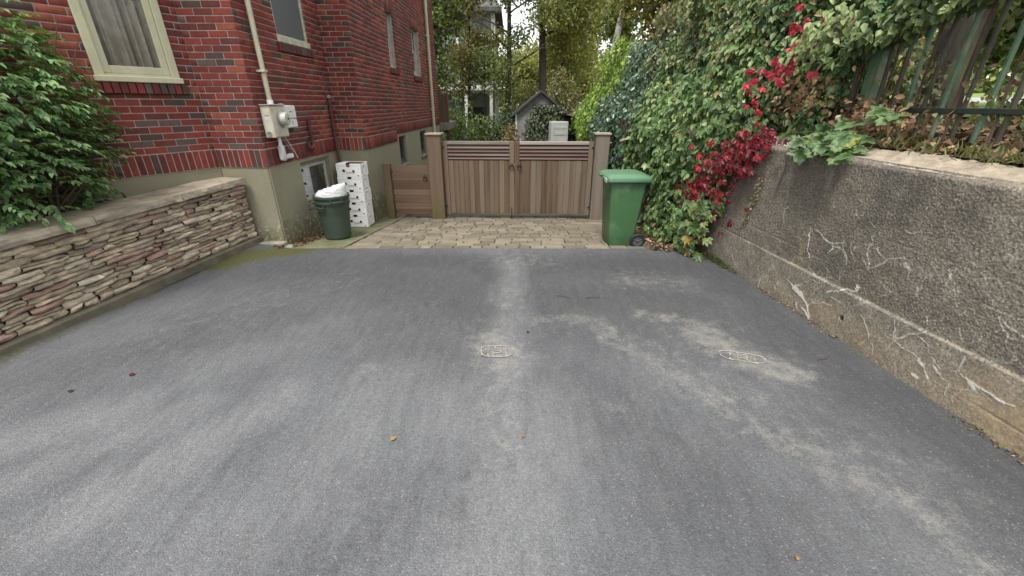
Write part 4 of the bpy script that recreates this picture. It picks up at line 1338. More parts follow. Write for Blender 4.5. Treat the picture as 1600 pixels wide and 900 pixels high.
# coping slabs with rough hewn edges
M_COPE = pmat('flagstone', (.40, .345, .26), (.26, .22, .165), 7, .9, .7, 60, .008, (1, 1, 2), c3=(.20, .175, .14), s3=4.5)
s = 0.0
for ln in (.95, 1.0, .85, WF.len - 2.8 - .012):
    nx, nn = 26, 7
    V = []
    lay_ = []
    for top in (1, 0):
        for i in range(nx):
            for j in range(nn):
                q = s + .003 + (ln - .006) * i / (nx - 1)
                n_ = -.36 + .43 * j / (nn - 1)
                if j == nn - 1: n_ += .005 * wavy([[q * 11, 2, top]], 2)[0] - (.004 if top else .0)
                z_ = (.803 if top else .735) + (.002 * wavy([[q * 4, n_ * 4, 5]], 2)[0] if top else 0) + .012 * (q / WF.len)
                V.append(WF(q, n_, z_))
    N = nx * nn
    # middle row of the front edge, pushed in and out so that it looks split
    fe = len(V)
    for i in range(nx):
        q = s + .003 + (ln - .006) * i / (nx - 1)
        V.append(WF(q, .07 + .009 * wavy([[q * 23, 7, 1]], 2)[0] + .004, .768 + .012 * (q / WF.len) + .006 * wavy([[q * 15, 1, 9]], 2)[0]))
    F_ = [(i * nn + j, (i + 1) * nn + j, (i + 1) * nn + j + 1, i * nn + j + 1) for i in range(nx - 1) for j in range(nn - 1)]
    F_ += [(N + i * nn + j, N + i * nn + j + 1, N + (i + 1) * nn + j + 1, N + (i + 1) * nn + j) for i in range(nx - 1) for j in range(nn - 1)]
    for i in range(nx - 1):
        F_.append((i * nn + nn - 1, (i + 1) * nn + nn - 1, fe + i + 1, fe + i)); F_.append((fe + i, fe + i + 1, N + (i + 1) * nn + nn - 1, N + i * nn + nn - 1))
        F_.append((i * nn, N + i * nn, N + (i + 1) * nn, (i + 1) * nn))
    for i in (0, nx - 1):
        for j in range(nn - 1):
            F_.append((i * nn + j, i * nn + j + 1, N + i * nn + j + 1, N + i * nn + j))
    gs = Geo(); gs.add(V, F_); gs.build('coping_slab', M_COPE, stw)
    s += ln
# planter soil behind the wall
g = Geo()
nx_, ny_ = 14, 26
V = []
for i in range(nx_):
    for j in range(ny_):
        yy = 1.4 + 4.3 * j / (ny_ - 1)
        xf = -3.97 + (yy - 2.69) * .21 - .26
        xx = xf - 5.5 * (i / (nx_ - 1)) ** 1.5
        V.append((xx, yy, .64 + .03 * (yy - 2.7) + .03 * wavy([[xx * 2, yy * 2, 0]], 1)[0]))
soil = quads_mesh('planter_soil', V, grid_quads(nx_, ny_), M_SOIL, smooth=True); soil['kind'] = 'structure'
# small concrete lip at the foot of the house corner
g = Geo(); g.bbox(Frame((-3.42, 5.22), (-3.0, 5.26)), 0, .38, -.1, .02, -.03, .065, .012); g.bbox(Frame((-3.10, 5.24), (-2.9, 5.235)), 0, .16, -.1, .01, -.03, .012, .01)
o = g.build('foundation_lip', pmat('pale_lip', (.27, .255, .21), (.18, .165, .125), 9, .95, .5), None); o['kind'] = 'structure'

# ================================================================== right concrete retaining wall
CRACKS = [(0.004,[(3.813,0.891),(3.883,0.827),(3.848,0.739),(3.795,0.675)]),(0.008,[(3.491,0.77),(3.47,0.658),(3.449,0.516)]),(0.005,[(3.45,0.755),(3.367,0.744),(3.287,0.707),(3.202,0.7),(3.146,0.735)]),(0.004,[(3.167,0.787),(3.131,0.698),(3.067,0.636),(3.036,0.572)]),(0.005,[(3.07,0.76),(3.016,0.671),(2.945,0.565)]),(0.005,[(3.208,0.689),(3.216,0.582),(3.225,0.507),(3.194,0.474)]),(0.004,[(3.214,0.679),(3.131,0.673),(3.053,0.624)]),(0.005,[(2.941,0.856),(2.901,0.759),(2.866,0.63)]),(0.006,[(2.929,0.678),(2.866,0.61),(2.815,0.649),(2.754,0.735),(2.677,0.785),(2.643,0.79)]),(0.005,[(2.873,0.792),(2.756,0.741)]),(0.004,[(3.009,0.723),(2.968,0.776),(2.918,0.801)]),(0.004,[(2.967,0.963),(2.911,0.925),(2.886,0.865)]),(0.004,[(2.627,0.752),(2.568,0.71)]),(0.004,[(3.133,1.006),(3.066,0.952)]),(0.004,[(3.068,1.021),(3.051,0.979)]),(0.004,[(2.718,0.973),(2.655,0.957),(2.612,0.983)]),(0.005,[(2.355,0.783),(2.329,0.706),(2.271,0.691),(2.29,0.723)]),(0.004,[(3.649,0.544),(3.562,0.456),(3.548,0.422)]),(0.006,[(3.639,0.245),(3.486,0.197),(3.402,0.245),(3.353,0.305),(3.25,0.34)]),(0.012,[(3.486,0.197),(3.348,0.17),(3.28,0.123)]),(0.009,[(3.122,0.295),(3.021,0.351),(2.98,0.396),(2.91,0.411),(2.903,0.482)]),(0.005,[(3.969,0.103),(3.907,-0.039)]),(0.005,[(3.655,0.233),(3.475,0.205),(3.345,0.307),(3.219,0.351)]),(0.008,[(3.475,0.205),(3.37,0.195),(3.297,0.151),(3.255,0.081),(3.21,0.001)]),(0.016,[(3.428,0.087),(3.385,0.014)]),(0.016,[(3.332,0.064),(3.217,0.02)]),(0.006,[(3.274,0.128),(3.193,0.19),(3.057,0.224)]),(0.004,[(3.087,0.529),(3.052,0.443)]),(0.008,[(3.113,0.303),(2.987,0.392),(2.893,0.425),(2.892,0.474)]),(0.006,[(3.069,0.282),(2.896,0.275)]),(0.006,[(2.776,0.287),(2.657,0.187),(2.608,0.137),(2.57,0.043)]),(0.006,[(2.53,0.363),(2.478,0.236),(2.509,0.141)]),(0.006,[(2.478,0.236),(2.421,0.299),(2.367,0.34),(2.339,0.382),(2.373,0.5)]),(0.006,[(2.361,0.325),(2.29,0.317),(2.245,0.259),(2.18,0.224),(2.079,0.27),(2.078,0.345)]),(0.005,[(2.475,0.229),(2.388,0.219),(2.288,0.221),(2.245,0.188),(2.21,0.105)]),(0.006,[(2.233,0.249),(2.158,0.188),(2.102,0.168),(2.069,0.071)]),(0.014,[(2.279,0.2),(2.256,0.18)]),(0.009,[(2.079,0.27),(1.995,0.249),(1.907,0.235),(1.829,0.234),(1.758,0.254)]),(0.018,[(2.007,0.248),(1.977,0.221)]),(0.014,[(1.885,0.236),(1.812,0.232)]),(0.004,[(2.058,0.651),(2.031,0.614),(1.976,0.587),(1.948,0.531),(1.912,0.495)]),(0.004,[(2.069,0.54),(2.028,0.594)]),(0.004,[(2.018,0.636),(1.911,0.619)]),(0.004,[(2.17,0.505),(2.133,0.431)]),(0.004,[(1.943,0.39),(1.914,0.463),(1.892,0.486)]),(0.004,[(2.638,0.748),(2.57,0.7),(2.575,0.673),(2.483,0.621)]),(0.004,[(2.353,0.774),(2.331,0.706),(2.279,0.691)]),(0.012,[(2.298,0.077),(2.248,0.068)])]
ys_ = np.concatenate([np.linspace(-6, 1.2, 60), np.arange(1.21, 5.4, .0055), np.linspace(5.42, 9, 30)])
zs_ = np.concatenate([np.arange(-.05, 1.36, .0055)])
WY, WZ = np.meshgrid(ys_, zs_, indexing='ij')
q3 = np.stack([WY.ravel(), WZ.ravel(), 0 * WY.ravel()], 1)
jy = WY + .016 * wavy(q3 + 2, 9).reshape(WY.shape) + .007 * wavy(q3 + 5, 26).reshape(WY.shape)
jz = WZ + .016 * wavy(q3 + 9, 9).reshape(WY.shape) + .007 * wavy(q3 + 4, 26).reshape(WY.shape)
wn = wavy(q3 + 1, 12).reshape(WY.shape)
lime = np.zeros(WY.shape)
rc = np.random.default_rng(21)
for _k in range(46):                              # finer hairlines between the big cracks
    p_ = np.array([rc.uniform(1.7, 4.5), rc.uniform(.03, .6)]); a_ = rc.choice([1.5, -1.5, 0.4, 2.6]) + rc.normal() * .4
    pl_ = [tuple(p_)]
    for _j in range(rc.integers(2, 6)):
        a_ += rc.normal() * .45
        p_ = p_ + np.array([math.cos(a_), math.sin(a_)]) * rc.uniform(.03, .08); pl_.append(tuple(p_))
    CRACKS.append((.0031, pl_))
for wd, pts in CRACKS:
    a = np.array(pts); lo, hi = a.min(0) - .06, a.max(0) + .06
    m_ = (WY > lo[0]) & (WY < hi[0]) & (WZ > lo[1]) & (WZ < hi[1])
    if not m_.any(): continue
    D = polydist(jy[m_], jz[m_], pts)
    ww = np.where(wd > .0075, wd, np.maximum(wd * .8, .0046)) * (.62 + .55 * np.clip(wn[m_] + .3, -.7, 1.4)) * .85
    lime[m_] = np.maximum(lime[m_], (1 - sstep(ww * .55, ww * 1.35, D)) * (.9 if wd > .0065 else .7 if wd > .0045 else .5 if wd > .0035 else .33))
lines = np.zeros(WY.shape)
for zc, am in ((.39, 1.0), (.55, .45), (.70, .35), (1.06, .6), (.25, .5), (.135, .5), (.86, .25)):
    dz = WZ - zc - .006 * np.sin(WY * 2.1 + zc * 9) - .012 * (WY - 2.5) * .3
    lines = np.maximum(lines, am * (1 - sstep(.003, .010, np.abs(dz))) * sstep(-.5, .4, wavy(q3 * np.array([.6, 3, 1]) + zc * 7, 2).reshape(WY.shape)))
step_ = sstep(.398, .386, WZ)                     # the lowest lift stands a little proud
tanp = np.maximum.reduce([.95 * (1 - sstep(.12, .34, np.hypot((WY - 1.78) * .8, WZ - .12))), .85 * (1 - sstep(.03, .13, np.hypot(WY - 3.02, (WZ - .17) * 1.3))), .40 * sstep(.36, .10, WZ) * sstep(4.4, 2.6, WY),
                         .6 * (1 - sstep(.015, .05, np.abs(WY - 3.52 - .04 * wn))) * sstep(.3, .5, WZ) * sstep(.85, .6, WZ), .5 * (1 - sstep(.02, .09, np.hypot(WY - 4.45, (WZ - .66) * .6)))])
damp = np.zeros(WY.shape)
for yc, z0_, wd, am in ((4.05, .95, .022, .9), (3.75, .75, .05, .55), (3.42, 1.0, .05, .8), (2.98, .8, .10, .7), (2.75, .85, .05, .6), (2.4, .9, .09, .3), (4.3, .7, .05, .5), (3.58, 1.08, .02, .6)):
    damp = np.maximum(damp, am * (1 - sstep(wd * .4, wd * 1.5, np.abs(WY - yc - .05 * wavy(q3 * np.array([1, 1.0, 1]) + yc, 3).reshape(WY.shape)))) * sstep(z0_ - .25, z0_ + .15, WZ))
damp = np.maximum(damp, .45 * (1 - sstep(.3, 1.1, np.abs(WY - 3.2))) * sstep(.15, .6, WZ))
damp = np.maximum(damp, .8 * sstep(.05, .75, wavy(q3 * np.array([2.2, .35, 1]) + 13, 2.2).reshape(WY.shape)) * sstep(.35, 1.1, WZ))
rel = .006 * wavy(q3, 2.2).reshape(WY.shape) + .0012 * wavy(q3 + 6, 16).reshape(WY.shape) + .0016 * rng.standard_normal(WY.shape) * sstep(.35, .45, WZ) + .018 * step_ * sstep(4.6, 3.3, WY) - .006 * lines + .003 * lime
rel[(WZ < .02)] += .0
topr = sstep(1.30, 1.36, WZ)
rel -= .03 * topr ** 2
hole = 1 - sstep(.012, .022, np.hypot(WY - 2.92, WZ - .175)); rel -= .03 * hole
Xw = wall_x(WY) - rel
Ztop = WZ + np.where(WZ > 1.0, (WZ - 1.0) / .355 * (.012 * wavy(q3 * np.array([1, 0, 0]), 1.3).reshape(WY.shape) + .03 * sstep(2.2, 4.4, WY)), 0)
M_RW, t, b = newmat('weathered_concrete')
v = world_pos(t)
n1_, n2_, n3_ = noise(t, v, 3.0, 6, .65), noise(t, v, 75, 4, .75), noise(t, world_pos(t, (1, 1, .25)), 5, 4, .6)
c0 = mixc(t, ramp(t, n1_, .3, .7), (.275, .247, .20), (.178, .160, .132))
c0 = mixc(t, ramp(t, n3_, .45, .7, 0, .6), c0, (.27, .232, .18))
c0 = mixc(t, ramp(t, n2_, .52, .64, 0, .6), c0, (.06, .053, .045))
c0 = mixc(t, ramp(t, noise(t, v, 130, 2, .6), .60, .68, 0, .7), c0, (.33, .30, .25))
vw = nd(t, 'ShaderNodeTexVoronoi'); vw.inputs['Scale'].default_value = 85; t.links.new(v, vw.inputs['Vector'])
vs_ = nd(t, 'ShaderNodeSeparateColor'); t.links.new(vw.outputs['Color'], vs_.inputs[0])
c0 = mixc(t, 1.0, c0, ramp(t, vs_.outputs[0], 0, 1, .66, 1.3), 'MULTIPLY')
c0 = mixc(t, ramp(t, vs_.outputs[1], .94, .97, 0, .7), c0, (.40, .37, .31))
c0 = mixc(t, mth(t, 'MULTIPLY', attr(t, 'damp'), .72), c0, (.06, .055, .048))
c0 = mixc(t, mth(t, 'MULTIPLY', attr(t, 'tan'), ramp(t, n1_, .3, .6, .35, 1)), c0, mixc(t, ramp(t, noise(t, v, 30, 4, .7), .35, .65), (.40, .31, .19), (.25, .19, .12)))
c0 = mixc(t, mth(t, 'MULTIPLY', attr(t, 'lines'), .45), c0, (.30, .275, .22))
c0 = mixc(t, attr(t, 'hole'), c0, (.015, .012, .01))
c0 = mixc(t, mth(t, 'MULTIPLY', attr(t, 'lime'), ramp(t, noise(t, v, 18, 4, .7), .3, .55, .45, 1)), c0, (.66, .64, .58))
t.links.new(c0, b.inputs['Base Color']); b.inputs['Roughness'].default_value = .92
b.inputs['Specular IOR Level'].default_value = .25
bump(t, b, mth(t, 'ADD', n2_, mth(t, 'MULTIPLY', noise(t, v, 22, 4, .7), .5)), .8, .008)
rw = thing('retaining_wall', (2.7, 2.5, 0), 'tall weathered concrete retaining wall with white lime cracks', 'wall')
quads_mesh('face', np.stack([Xw.ravel(), WY.ravel(), Ztop.ravel()], 1), grid_quads(*WY.shape), M_RW, rw, smooth=True,
           attrs={'lime': lime.ravel(), 'lines': lines.ravel(), 'tan': tanp.ravel(), 'damp': damp.ravel(), 'hole': hole.ravel()})
# top of the wall: rough pale coping surface
nt_ = 26
cols_ = np.linspace(0, 1, nt_)
yt = np.concatenate([np.linspace(-6, 1.2, 30), np.arange(1.21, 9, .022)])
V = []
for i, q in enumerate(cols_):
    x_ = wall_x(yt) + .022 + q * .55
    p_ = np.stack([x_, yt, 0 * yt], 1)
    e1 = 1.3565 + .012 * wavy(np.stack([yt, 0 * yt, 0 * yt], 1), 1.3) + .03 * sstep(2.2, 4.4, yt)
    z_ = e1 + .055 * sstep(0, .5, np.full(yt.shape, q)) + (.009 * wavy(p_, 14) + .010 * wavy(p_ + 3, 5) + .004 * rng.standard_normal(len(yt))) * min(1, q * 6) - (.016 if i == 0 else 0)
    V.append(np.stack([x_, yt, z_], 1))
M_RT = pmat('bleached_concrete_top', (.40, .335, .255), (.25, .21, .16), 16, .95, 1.0, 70, .014, c3=(.21, .18, .135), s3=5)
quads_mesh('top_surface', np.concatenate(V), grid_quads(nt_, len(yt)), M_RT, rw, smooth=True)
g = Geo()
for y0_, y1_ in zip(np.linspace(-6, 9, 16)[:-1], np.linspace(-6, 9, 16)[1:]):
    x0_, x1_ = float(wall_x(y0_)), float(wall_x(y1_))
    g.add([(x0_ + .06, y0_, -.1), (x1_ + .06, y1_, -.1), (x1_ + .06, y1_, 1.3), (x0_ + .06, y0_, 1.3), (x0_ + .5, y0_, -.1), (x1_ + .5, y1_, -.1), (x1_ + .5, y1_, 1.3), (x0_ + .5, y0_, 1.3)], [(0, 1, 2, 3), (4, 7, 6, 5)])
g.build('core', M_CONC, rw)

# ================================================================== iron fence on the bank
M_IRON = pmat('rusty_iron', (.062, .054, .038), (.034, .029, .021), 14, .75, .4, 60, .004, c3=(.075, .085, .055), s3=5)
M_IRONG = pmat('green_painted_iron', (.085, .155, .095), (.06, .115, .075), 16, .55, .25, 60, .003, c3=(.14, .17, .10), s3=9)
M_IROND = pmat('dark_green_rail', (.018, .03, .024), (.03, .04, .03), 10, .5, .15)
IF0, IF1 = (3.3 + .0833 * (3.3 - (-1.5)), -1.5), (3.3 + .0833 * (3.3 - 7.5), 7.5)
IF = Frame(IF0, IF1)
fen = thing('iron_fence', IF(4.5, 0, 1.42), 'old green and rusty iron picket fence along the top of the concrete wall', 'fence')
g = Geo(); g.bbox(IF, 0, IF.len, -.025, .025, 1.685, 1.725, .004); g.build('rail', M_IROND, fen)
g = Geo(); g.bbox(IF, 0, IF.len, -.02, .02, 2.58, 2.615, .004); g.build('rail', M_IROND, fen)
k = 0
ysf = 3.55
pk = []
y_ = 2.965 - 6 * .146 * 5
yy0 = 3.416
ks = range(-34, 28)
for k in ks:
    y_ = yy0 - k * .146
    s_ = (y_ + 1.5) / IF.d[1]
    if s_ < .05 or s_ > IF.len - .05: continue
    green = (k == 0) or (k % 4 == 2)
    g = Geo()
    lean = random.uniform(-.02, .02)
    wv = .0165 * random.uniform(.9, 1.1)
    pts = [IF(s_ + lean * q + .006 * math.sin(q * 7 + k), random.uniform(-.003, .003), 1.40 + 1.42 * q) for q in np.linspace(0, 1, 7)]
    g.tube(pts, wv, 6)
    g.build('picket', M_IRONG if green else M_IRON, fen)
s_ = (4.10 + 1.5) / IF.d[1]
for s_p, mt in ((s_, M_IRONG), ((1.4 + 1.5) / IF.d[1], M_IRONG)):
    g = Geo()
    g.bbox(IF, s_p - .05, s_p + .05, -.05, -.042, 1.38, 2.75, .002); g.bbox(IF, s_p - .05, s_p - .042, -.05, .05, 1.38, 2.75, .002); g.bbox(IF, s_p + .042, s_p + .05, -.05, .05, 1.38, 2.75, .002)
    g.build('post', mt, fen)

# ================================================================== leaves
def nz(a): return a / (np.linalg.norm(a, axis=-1, keepdims=True) + 1e-9)

LEAF2 = np.array([(0, 0, 0), (.30, .30, .06), (.21, .66, .05), (0, 1, -.06), (-.21, .66, .05), (-.30, .30, .06)])
LQ = np.array([(0, 1, 2, 3), (0, 3, 4, 5)])
def leaf_arrays(pos, axis, nrm, size, width=1.0, col=None, curl=0.0):
    pos, axis, nrm = map(lambda a: np.asarray(a, float), (pos, axis, nrm))
    N = len(pos)
    y = nz(axis); x = nz(np.cross(y, nrm)); z = np.cross(x, y)
    sz = np.broadcast_to(np.asarray(size, float), (N,))[:, None, None]
    wd = np.broadcast_to(np.asarray(width, float), (N,))[:, None, None]
    T = LEAF2[None]
    bend = -np.asarray(curl) * (T[..., 1] ** 2)
    V = pos[:, None] + sz * (x[:, None] * T[..., 0:1] * wd + y[:, None] * T[..., 1:2] + z[:, None] * (T[..., 2:3] + bend[..., None]))
    Q = (np.arange(N)[:, None, None] * 6 + LQ[None]).reshape(-1, 4)
    C = np.repeat(col, 6, axis=0) if col is not None else None
    return V.reshape(-1, 3), Q, C

def merge(parts):
    V, Q, C, n = [], [], [], 0
    for v_, q_, c_ in parts:
        V.append(v_); Q.append(q_ + n); C.append(c_); n += len(v_)
    return np.concatenate(V), np.concatenate(Q), np.concatenate(C)

def palette(n, cols, wts, var=.18, tone=None):
    cols = np.array(cols, float); wts = np.array(wts, float); wts /= wts.sum()
    c = cols[rng.choice(len(cols), n, p=wts)]
    c = c * (1 + var * rng.standard_normal((n, 1))).clip(.4, 1.8)
    if tone is not None: c = c * np.asarray(tone)[:, None]
    return c.clip(.003, .9)

M_LEAF = leaf_mat('leaf_green', .28, .45, .4)
M_LEAFT = leaf_mat('leaf_tree', .55, .5, .35)
M_LEAFG = leaf_mat('leaf_glossy', .15, .30, .6)
M_DRY = leaf_mat('leaf_dry', .12, .8, .2)
M_BARK = pmat('dark_bark', (.075, .06, .045), (.035, .028, .022), 9, .95, .9, 30, .03, (1, 1, .25))
M_BARKG = pmat('grey_bark', (.06, .053, .04), (.028, .024, .019), 7, .95, .9, 26, .03, (1, 1, .3), c3=(.10, .11, .06), s3=3)
M_BIRCH = pmat('pale_bark', (.46, .44, .40), (.28, .26, .23), 5, .85, .5, 26, .02, (1, 1, 2.5), c3=(.10, .09, .08), s3=4)
M_STEM = pmat('vine_stem', (.085, .05, .035), (.05, .032, .024), 18, .9, .5)
def foliage(name, arr, mat, parent):
    V, Q, C = arr
    o = quads_mesh(name, V, Q, mat, parent, attrs={'col': C})
    o['kind'] = 'stuff'
    return o

# ---- the overgrown slope and fence right of the gate: several climbers
HY = np.array([3.9, 4.3, 4.8, 5.3, 6.0, 7.0, 8.0, 9.5, 11, 13, 15.5])
HX = np.array([2.56, 2.50, 2.36, 2.22, 2.03, 1.95, 1.90, 1.88, 1.95, 2.06, 2.25])
def hedge_x(y, z):
    x = np.interp(y, HY, HX)
    return x + np.maximum(z - 1.35, 0) * .42 + .10 * np.sin(z * 3.1 + .4) * sstep(5, 6.5, y)
def hedge_top(y):
    return np.interp(y, [3.9, 4.4, 5, 6, 7.5, 9, 10.5, 12, 13.5, 15.5], [2.6, 2.95, 3.15, 3.2, 3.05, 2.85, 3.0, 3.35, 3.1, 2.8])
def hedge_bottom(y):
    return np.interp(y, [3.9, 4.25, 4.6, 5.0, 5.2, 7, 9, 16], [1.45, 1.38, .85, .28, .03, -.2, -.4, -.9])
def climber(name, label, cat, y0, y1, dens, size, cols, wts, mat, palm=0.0, zlo=None, zhi=None, depth=.28, extra=None, bias=0.0):
    n = int(dens * (y1 - y0) * 3.2)
    y = rng.uniform(y0 - .25, y1 + .25, n)
    # ragged ends so that neighbours mingle
    lo = hedge_bottom(y) if zlo is None else np.full(n, zlo); hi = hedge_top(y) if zhi is None else np.full(n, zhi)
    z = lo + (hi - lo) * rng.random(n) ** .95
    edge = .35 * wavy(np.stack([z * 1.3, z * .4, 0 * z + y0], 1), 1.2)
    keep = (y > y0 + edge - bias) & (y < y1 + .35 * wavy(np.stack([z * 1.3, z * .4, 0 * z + y1], 1), 1.2))
    y, z = y[keep], z[keep]
    n = len(y)
    P0 = np.stack([np.zeros(n), y, z], 1)
    cl = wavy(P0, 1.9); cl2 = wavy(P0 + 9, 4.5)
    dp = rng.random(n) ** 1.6 * depth
    x = hedge_x(y, z) - .15 * cl * sstep(4.9, 6.0, y) - .04 * cl - .06 * cl2 + dp
    hk = (wavy(P0 + 31, 1.5) > -.5) | (dp > .15)
    x, y, z, cl, cl2, dp = x[hk], y[hk], z[hk], cl[hk], cl2[hk], dp[hk]; n = len(y)
    out = nz(np.stack([-np.ones(n), -.35 - .2 * cl2, .25 + .35 * sstep(1.2, 2.8, z)], 1) + .42 * rng.standard_normal((n, 3)))
    ax = nz(np.stack([-.35 + 0 * z, -.15 + 0 * z, -1 + 0 * z], 1) + .45 * rng.standard_normal((n, 3)))
    root = thing(name, (float(np.interp((y0 + y1) / 2, HY, HX)) + .2, (y0 + y1) / 2, float(yard_z(0, (y0 + y1) / 2))), label, cat)
    sz = size * rng.uniform(.65, 1.2, n)
    pos = np.stack([x, y, z], 1)
    if extra is not None:
        kk = extra(pos); pos, out, ax, sz, cl = pos[kk], out[kk], ax[kk], sz[kk], cl[kk]
    n = len(pos)
    C = palette(n, cols, wts, .22, 1 + .18 * cl)
    arrs = []
    if palm > 0:
        pm = rng.random(n) < palm
        P_, O_, A_, S_, Cc = pos[pm], out[pm], ax[pm], sz[pm], C[pm]
        xx = nz(np.cross(A_, O_))
        for a_, sc_ in ((-1.9, .62), (-.85, .85), (0, 1.0), (.85, .85), (1.9, .62)):
            A2 = nz(A_ * math.cos(a_ * .62) + xx * math.sin(a_ * .62) + .08 * rng.standard_normal(A_.shape))
            O2 = nz(O_ + .15 * rng.standard_normal(O_.shape))
            arrs.append(leaf_arrays(P_ + A2 * (S_ * .08)[:, None], A2, O2, S_ * sc_, 1.05, Cc * rng.uniform(.85, 1.15, (len(Cc), 1)), .12))
        pos, out, ax, sz, C = pos[~pm], out[~pm], ax[~pm], sz[~pm], C[~pm]
    arrs.append(leaf_arrays(pos, ax, out, sz, 1.25 if palm == 0 else 1.05, C, .14))
    foliage('foliage', merge(arrs), mat, root)
    g = Geo()
    for k in range(int(6 * (y1 - y0))):
        yy = random.uniform(y0, y1); zz0 = float(hedge_bottom(yy)) - .05; zz1 = zz0 + random.uniform(.8, 2.6)
        pts = []
        for q in np.linspace(0, 1, 9):
            z_ = zz0 + (zz1 - zz0) * q
            yq = yy + .12 * math.sin(q * 5 + k)
            pts.append((float(hedge_x(np.array(yq), np.array(z_))) + .13 + .03 * math.sin(q * 9 + k), yq, z_))
        g.tube(pts, [.012 - .006 * q for q in np.linspace(0, 1, 9)], 5)
    g.build('stem', M_STEM, root)
    return root

climber('ivy', 'lime green leafy climber at the far end beyond the gate', 'climber', 10.2, 15.4, 640, .095, [(.15, .24, .03), (.22, .32, .04), (.08, .13, .04), (.28, .35, .07)], [4, 3, 3, .6], M_LEAF)
climber('ivy', 'dense dark blue-green ivy bank behind the right gate post', 'climber', 7.2, 10.3, 1050, .078, [(.057, .101, .061), (.083, .140, .083), (.127, .184, .120), (.041, .074, .045)], [4, 4, 2, 2], M_LEAFG)
climber('creeper', 'mid green creeper bank above the wheeled bin', 'climber', 4.9, 7.3, 1150, .09, [(.105, .179, .067), (.158, .239, .090), (.239, .299, .128), (.075, .128, .056), (.254, .194, .090)], [4, 4, 2, 3, .5], M_LEAF, palm=.35)
# rough upper slope of tangled growth behind (brownish, drier)
climber('creeper', 'tangled olive creeper with dry brown patches high on the bank', 'climber', 5.3, 8.6, 560, .07, [(.172, .186, .072), (.129, .143, .057), (.229, .172, .100), (.100, .129, .051)], [4, 4, 2, 3], M_LEAF, zlo=2.3, zhi=3.35, depth=.5)

# ---- Virginia creeper at the end of the concrete wall: crimson and green leaflets one by one
def five_leaf(P, axis, nrm, S, cols, par, mat, cnt):
    """one palmate leaf of five leaflets = one object"""
    A = nz(np.array(axis, float)); O = nz(np.array(nrm, float)); X = nz(np.cross(A, O))
    arrs = []
    for a_, sc_ in ((-1.25, .62), (-.6, .88), (0, 1.0), (.6, .88), (1.25, .62)):
        A2 = nz(A * math.cos(a_) + X * math.sin(a_) + .08 * rng.standard_normal(3))
        O2 = nz(O + .22 * rng.standard_normal(3))
        arrs.append(leaf_arrays([np.array(P) + A2 * S * .06], [A2], [O2], [S * sc_], .98, np.array([cols]) * rng.uniform(.8, 1.2), .16))
    V, Q, C = merge(arrs)
    return quads_mesh('leaf', V, Q, mat, par, attrs={'col': C})
vc_ = thing('creeper', (2.4, 4.9, 0), 'crimson creeper spilling over the far end of the concrete wall', 'climber')
RED = [(.155, .009, .015), (.105, .008, .013), (.21, .013, .021), (.30, .02, .028), (.075, .009, .012)]
band = [(4.18, 1.47), (4.35, 1.42), (4.5, 1.30), (4.68, 1.15), (4.85, .98), (4.98, .80), (5.05, .62)]
bA = np.array(band)
for k in range(260):
    q = rng.random() * (len(band) - 1.001)
    i = int(q)
    y, z = bA[i] + (bA[i + 1] - bA[i]) * (q - i)
    wdt = np.interp(q, [0, 2, 4, 6], [.06, .13, .19, .17]) * (2.0 if rng.random() < .12 else .85)
    y += rng.normal() * wdt + .02; z += rng.normal() * wdt
    x = float(np.interp(y, HY, HX)) - rng.uniform(.0, .13) + .03
    x = min(x, float(wall_x(y)) - .015)
    c = RED[rng.choice(5, p=[.34, .2, .22, .1, .14])]
    five_leaf((x, y, z), (-.3 + .3 * rng.normal(), -.15 + .4 * rng.normal(), -1), (-.8, -.6, .45), rng.uniform(.045, .08), c, vc_, M_LEAF, k)
gv = thing('creeper', (2.3, 5.05, 0), 'green five-leaved creeper hanging under the crimson leaves at the foot of the wall', 'climber')
GRN = [(.084, .150, .048), (.132, .204, .066), (.060, .108, .042), (.192, .240, .084)]
for k in range(120):
    y = rng.normal(5.0, .18); z = np.clip(rng.normal(.45, .25), .06, 1.0)
    if z > .75 and y < 4.95: continue
    y = max(y, 4.72 + .2 * max(0, z - .5))
    x = min(float(np.interp(y, HY, HX)) - rng.uniform(-.02, .16), float(wall_x(y)) - .02)
    c = GRN[rng.integers(4)]
    if z < .32 and rng.random() < .16: c = [(.42, .10, .035), (.30, .05, .03), (.38, .22, .05)][rng.integers(3)]
    five_leaf((x, y, z), (-.35 + .3 * rng.normal(), -.3 + .4 * rng.normal(), -1), (-.75, -.65, .5), rng.uniform(.075, .115), c, gv, M_LEAF, k)
g = Geo()
for k in range(6):
    pts = [(float(wall_x(5.0)) - .03 - .02 * k, 4.95 + .05 * math.sin(k + q * 4) - .6 * q ** 2 + .04 * k, .02 + 1.45 * q) for q in np.linspace(0, 1, 10)]
    g.tube(pts, .006, 5)
g.build('stem', M_STEM, vc_)
# scarlet leaves higher up in the hedge
up = thing('creeper', (2.75, 4.7, 1.4), 'scattered scarlet creeper leaves high in the green hedge above the wall', 'climber')
for k in range(44):
    y = rng.normal(4.58, .2); z = rng.normal(2.22, .26)
    x = float(hedge_x(np.array(y), np.array(z))) - .10 - rng.uniform(0, .06)
    five_leaf((x, y, z), (-.3 + .3 * rng.normal(), .4 * rng.normal(), -1), (-.7, -.7, .3), rng.uniform(.05, .08), [(.36, .018, .038), (.44, .03, .06), (.24, .013, .026)][rng.integers(3)], up, M_LEAF, k)
g = Geo(); g.tube([(2.85, 4.6, 1.5), (2.8, 4.6, 2.0), (2.75, 4.55, 2.5)], .006, 5); g.build('stem', M_STEM, up)
